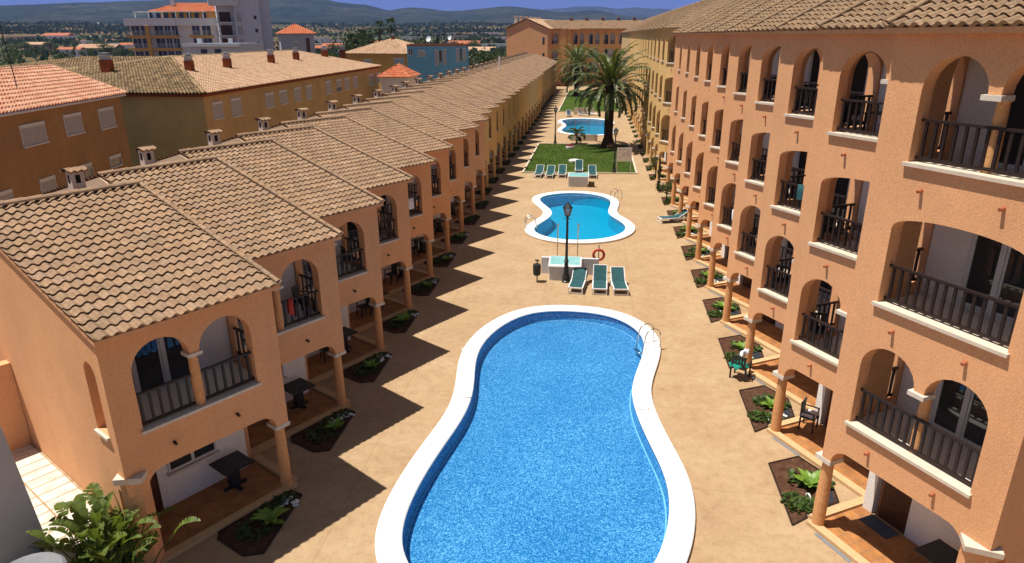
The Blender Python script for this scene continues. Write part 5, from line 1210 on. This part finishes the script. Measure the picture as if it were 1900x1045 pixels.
# little houses of the plain
rnd = random.Random(31); wd = ('far left', 'left of the apartment block', 'behind the tall palms', 'above the blue house', 'left of the end building')
for i, (u, Y, w_, h_, rm) in enumerate(((170, 420, 26, 5, 'tilebuff'), (235, 470, 16, 6, 'tilered'), (120, 380, 14, 5, 'tilered'), (60, 520, 20, 5, 'tilebuff'), (215, 560, 22, 5, None), (150, 600, 12, 6, None), (590, 560, 30, 5, None), (625, 480, 24, 5, 'tilered'), (640, 700, 30, 6, None), (600, 420, 18, 5, 'tilered'), (760, 1000, 26, 4, None), (820, 1150, 44, 5, None), (850, 1000, 26, 5, None), (900, 1200, 46, 5, None), (930, 950, 18, 5, None), (700, 640, 20, 5, 'tilered'), (780, 520, 22, 4, 'tilebuff'), (880, 430, 24, 3.5, 'tilebuff'), (860, 600, 26, 5, 'tilered'), (915, 560, 20, 5, None), (570, 800, 40, 6, None), (30, 760, 30, 6, None), (100, 820, 34, 6, 'tilered'))):
    p = AT(u, 60, Y); z = plain_z(p.x, Y)-.3; root = empty('farm_house', (p.x, Y, z)); m = MB(); m.box(-w_/2, w_/2, 0, w_*.4, 0, h_); obj('wall', m, 'white' if i % 3 else 'cream', root)
    m = MB(); hw = w_/2+.4
    if rm: m.extr([(-hw, -.4, h_), (-hw, w_*.4+.4, h_), (-hw, w_*.2, h_+w_*.09)], (2*hw, 0, 0)); obj('roof', m, 'terra' if rm == 'tilered' else 'tilebuff', root)
    else: m.box(-hw, hw, -.3, w_*.4+.3, h_+.01, h_+.5); obj('roof', m, 'frame', root)
    m = MB()
    for j in range(max(2, int(w_/6))): x = -w_/2+(j+.5)*w_/max(2, int(w_/6)); m.box(x-.6, x+.6, -.05, -.01, h_*.35, h_*.75)
    obj('window_row', m, 'glass', root)
    tag(root, 'distant %s farm building in the plain, %s' % ('white' if i % 3 else 'cream', '%s from the left among the farm buildings' % ORD[sorted(range(23), key=lambda q: (170,235,120,60,215,150,590,625,640,600,760,820,850,900,930,700,780,880,860,915,570,30,100)[q]).index(i)]), 'building', 'farm buildings in the plain')

# apartment block with balconies and its tower
def apt():
    A = AT(243, 100, 163); B = AT(412, 100, 166); root = empty('apartment_block', (A.x, A.y, 0)); L = math.hypot(B.x-A.x, B.y-A.y); root.rotation_euler = (0, 0, math.atan2(B.y-A.y, B.x-A.x))
    D = 14; fl = [0.2, 3.1, 6.0, 8.9, 11.8]; m = MB(); m.box(0, L, 1.8, D, 0, 14.6); obj('wall', m, 'aptwall', root)
    m = MB(); m.box(-.3, L*.52, -.2, 1.79, 14.0, 15.7); m.box(L*.52, L, .8, 1.79, 14.0, 15.7); obj('terrace_parapet', m, 'aptwall', root)
    m = MB(); m.box(L*.30, L*.92, 4.5, 11, 14.61, 17.2); ph = obj('penthouse', m, 'ochre', root)
    for i in range(8): m = MB(); m.box(L*(.17+i*.085), L*(.17+i*.085)+.95, 4.4, 4.46, 15.0, 17.0); obj('pane', m, 'glass', ph)
    m = MB(); m.box(L*.06, L*.82, 2.0, 4.3, 17.1, 17.25)
    for i in range(6): m.box(L*(.07+i*.148), L*(.07+i*.148)+.16, 2.0, 2.16, 14.7, 17.09)
    obj('pergola', m, 'frame', root)
    ro = obj('roof', tile_mesh('roof', [[(L*.18, 3.6, 17.25), (L*.95, 3.6, 17.25), (L*.80, 7.8, 19.3), (L*.45, 7.8, 19.3)], [(L*.95, 3.6, 17.25), (L*.95, 12, 17.25), (L*.80, 7.8, 19.3)], [(L*.18, 12, 17.25), (L*.18, 3.6, 17.25), (L*.45, 7.8, 19.3)]], period=.42, course=.6, amp=.06, segs=4), 'tilered', root)
    m = MB(); m.box(L*.40, L*.40+.7, 6, 6.7, 18, 20.2); obj('chimney', m, 'whitewall', root)
    for z in fl[1:]:
        m = MB(); m.box(-.5, L*.535, -.05, 1.79, z-.5, z); m.box(L*.66, L*.90, .4, 1.79, z-.5, z); bl = obj('balcony', m, 'ochre', root)
        m = MB()
        for (x0, x1, y) in ((-.5, L*.535, -.02), (L*.66, L*.90, .43)):
            m.box(x0, x1, y-.02, y+.02, z+.95, z+1.0)
            for i in range(int((x1-x0)/.28)): m.box(x0+i*.28, x0+i*.28+.05, y-.015, y+.015, z+.01, z+.949)
        obj('railing', m, 'frame', bl)
        for (x0, x1) in ((.3, 2.2), (2.6, 4.6), (L*.27, L*.36), (L*.38, L*.44), (L*.46, L*.52), (L*.68, L*.76), (L*.79, L*.88)):
            m = MB(); m.box(x0, x1, 1.74, 1.79, z+.05, z+2.15); w = obj('balcony_window', m, 'glass', root); m = MB(); m.box((x0+x1)/2-.05, (x0+x1)/2+.05, 1.70, 1.739, z+.05, z+2.15); m.box(x0-.08, x0-.001, 1.70, 1.79, z+.05, z+2.2); obj('window_frame', m, 'frame', w)
    m = MB(); m.box(L*.27-1.4, L*.27-.5, -.35, -.06, 0, 13.99); obj('pilaster', m, 'ochre', root)
    tag(root, 'pale apartment block with ochre balconies, a glazed penthouse and an orange roof', 'apartment block')
    A = AT(413, 100, 160); B = AT(512, 100, 166); root = empty('apartment_tower', (A.x, A.y, 0)); L = math.hypot(B.x-A.x, B.y-A.y); root.rotation_euler = (0, 0, math.atan2(B.y-A.y, B.x-A.x))
    m = MB(); m.box(L*.30, L*.78, 0, 13, 0, 19.2); m.box(0, L*.30, 1.6, 12, 0, 18.9); m.box(L*.78, L, 2.5, 13, 0, 20.4); obj('wall', m, 'whitewall', root)
    m = MB(); m.box(-1.6, L*.40, -.6, 3, 18.2, 20.6); m.box(L*.40, L*.80, -.1, 4, 19.21, 20.0); obj('roof_slab', m, 'frame', root)
    m = MB(); m.box(L*.315, L*.34, -.25, -.01, 0, 18.19); m.box(L*.43, L*.455, -.25, -.01, 0, 18.19); obj('pilaster', m, 'whitewall', root)
    for z in (3.1, 6.0, 8.9, 11.8, 14.7):
        m = MB(); m.box(-.8, L*.31, .2, 1.59, z-.25, z); bl = obj('balcony', m, 'whitewall', root); m = MB(); m.box(-.8, L*.31, .2, .24, z+.9, z+.95)
        for i in range(14): m.box(-.8+i*.3, -.75+i*.3, .2, .23, z+.01, z+.899)
        obj('railing', m, 'rail', bl); m = MB(); m.box(.4, L*.24, 1.55, 1.59, z+.05, z+2.2); obj('balcony_window', m, 'door', root)
        m = MB(); m.box(L*.345, L*.425, -.04, -.005, z+.05, z+2.0); obj('stair_window', m, 'shutter', root); m = MB(); m.box(L*.66, L*.71, -.04, -.005, z+.6, z+1.4); obj('window', m, 'door', root)
    tag(root, 'tall white and grey apartment tower with stacked balconies beside the pale block', 'apartment tower')
apt()

# ------------------------------------------------------------------ building closing the courtyard
def end_building():
    root = empty('end_building', (0, 173, 0)); X0, X1 = -21.3, -11.3; ze = 13.0; y0 = -2
    WR = R(-15); wl = 10.5
    def wing(name, mesh, mat):
        o = obj(name, mesh, mat, root); o.location = (X1, y0, 0); o.rotation_euler = (0, 0, WR); return o
    m = MB(); m.box(-wl, 0, 0, 26, 0, ze); m.extr([(-wl, 0, ze), (0, 0, ze), (-wl/2, 0, ze+2.15)], (0, .3, 0)); wing('wall', m, 'orange')
    m = MB()
    arched_wall(m, X1+.02, X1+2.7, 9.2, ze, [(X1+.35, X1+2.3, 9.6, double(11.4, 12.2, X1+1.32, .12))], 1.0, 1.3); arched_wall(m, X1+.02, X1+2.7, 0, 9.2, [(X1+.3, X1+2.3, 5.9, arch(7.4, 8.4))], 1.0, 1.3)
    m.box(X1+2.71, X1+4.2, .7, 4, 0, ze-.02); m.box(X1+4.21, X1+5.4, 1.4, 4, 0, ze-.02); m.box(X1+.02, X1+5.3, 3.6, 4.0, 0, ze)
    bx = X1+5.4; W_ = 14.6; bw = W_/4
    for i in range(4):
        a = bx+i*bw; arched_wall(m, a, a+bw, 9.2, ze, [(a+.40, a+bw/2-.25, 9.6, arch(11.5, 12.2)), (a+bw/2+.15, a+bw-.50, 9.6, arch(11.5, 12.2))], 2.4, 2.7); arched_wall(m, a, a+bw, 6.0, 9.2, [(a+.4, a+bw-.5, 6.3, arch(7.9, 8.7))], 2.4, 2.7); arched_wall(m, a, a+bw, 0, 6.0, [(a+.4, a+bw-.5, 3.2, arch(4.8, 5.5))], 2.4, 2.7)
    obj('wall', m, 'amber', root); m = MB(); m.box(bx, bx+W_, 3.7, 3.9, 0, ze-.01); m.box(X1+.05, X1+2.69, 2.2, 2.4, 0, ze-.01); obj('inner_wall', m, 'white', root)
    for i in range(4):
        a = bx+i*bw
        for z in (3.2, 6.3, 9.6): r = MB(); railing(r, a+.4, a+bw-.5, z, 2.55); obj('railing', r, 'rail', root)
        d = MB()
        for z in (3.1, 6.2, 9.5): d.box(a+.9, a+1.5, 3.64, 3.69, z, z+2.1)
        obj('balcony_door', d, 'glass', root)
    r = MB(); railing(r, X1+.35, X1+2.3, 9.6, 1.15); railing(r, X1+.3, X1+2.3, 5.9, 1.15); obj('railing', r, 'rail', root)
    for z in (9.6, 6.0): w = MB(); w.box(-1.25, -.75, -.03, .02, z, z+1.6); wing('window', w, 'glass')
    xm = (X0+X1)/2; kw = dict(period=.42, course=.6, amp=.06, segs=4)
    wing('roof', tile_mesh('roof', [[(.4, -.3, ze), (.4, 26, ze), (-wl/2, 26, ze+2.3), (-wl/2, -.3, ze+2.3)], [(-wl-.4, 26, ze), (-wl-.4, -.3, ze), (-wl/2, -.3, ze+2.3), (-wl/2, 26, ze+2.3)]], **kw), 'tilebuff')
    obj('roof', tile_mesh('roof', [[(X1+.3, .6, ze+.01), (bx+W_+3, .9, ze+.01), (bx+W_+3, 8, ze+2.0), (xm+3, 8, ze+2.0)]], **kw), 'tile', root)
    for i in range(6): c = MB(); c.box(-wl+1.3, -wl+1.9, 2+i*3.4, 2.6+i*3.4, ze+.3, ze+2.9); c.box(-wl+1.2, -wl+2.0, 1.9+i*3.4, 2.7+i*3.4, ze+2.91, ze+3.05); wing('chimney', c, 'chimneywhite')
    for x in (bx-.3, bx+3.5, bx+7.4, bx+11.2, bx+15): brick_chimney(root, (x, 7.6), ze+1.5, ze+2.5, .3)
    tag(root, 'orange building with blank sunlit gable and arches closing the far end of the courtyard', 'building')
end_building()
m = MB(); m.tube([(0, 0, 7.0), (0, 0, 9.0)], .09, 8); o = obj('vent_pipe', m, 'white', LEFT[18]); o.location = (.8, -4.5, 0)

# ------------------------------------------------------------------ near left corner: terrace with parapet
h = L0; th = h.rotation_euler.z
root = empty('tiled_terrace', h.location, th); m = MB(); m.box(3.87, 12.0, -6.1, -.75, 0, .92); obj('terrace_slab', m, 'terracetile', root)
m = MB(); m.box(3.87, 12.0, -6.4, -6.1, 0, 3.4); obj('back_wall', m, 'orange', root)
tag(root, 'raised white tiled terrace behind the sunlit gable of the nearest left house', 'terrace')
# grey garden wall with a raked end
def q3(u, v, d): r_ = ray(u, v); return EYE+r_*d
nL_ = Vector((math.cos(THL), -math.sin(THL), 0)); base = G(70, 1000, .92); pl_ = []
for (u, v) in ((-60, 640), (-2, 782), (92, 1015), (130, 1100), (-60, 1180)):
    r_ = ray(u, v); t_ = (base+nL_*.5-EYE).dot(nL_)/r_.dot(nL_); pl_.append(tuple(EYE+r_*t_))
m = MB(); m.extr(pl_, tuple(nL_*-.25)); tag(obj('garden_wall', m, 'greywall'), 'grey garden wall with a sloping end at the left picture edge below the terrace', 'wall')
g_ = G(48, 1066, 1.6); root = empty('stone_bench', (g_.x, g_.y, 0)); m = MB(); m.rev(0, 0, [(.5, 0), (.5, 1.42)], 18); obj('base', m, 'greywall', root); m = MB(); m.rev(0, 0, [(.62, 1.42), (.68, 1.46), (.68, 1.55), (.62, 1.6), (.05, 1.6)], 24); obj('slab', m, 'greystone', root); tag(root, 'rounded grey slab on a pillar in the bottom left corner', 'pillar')
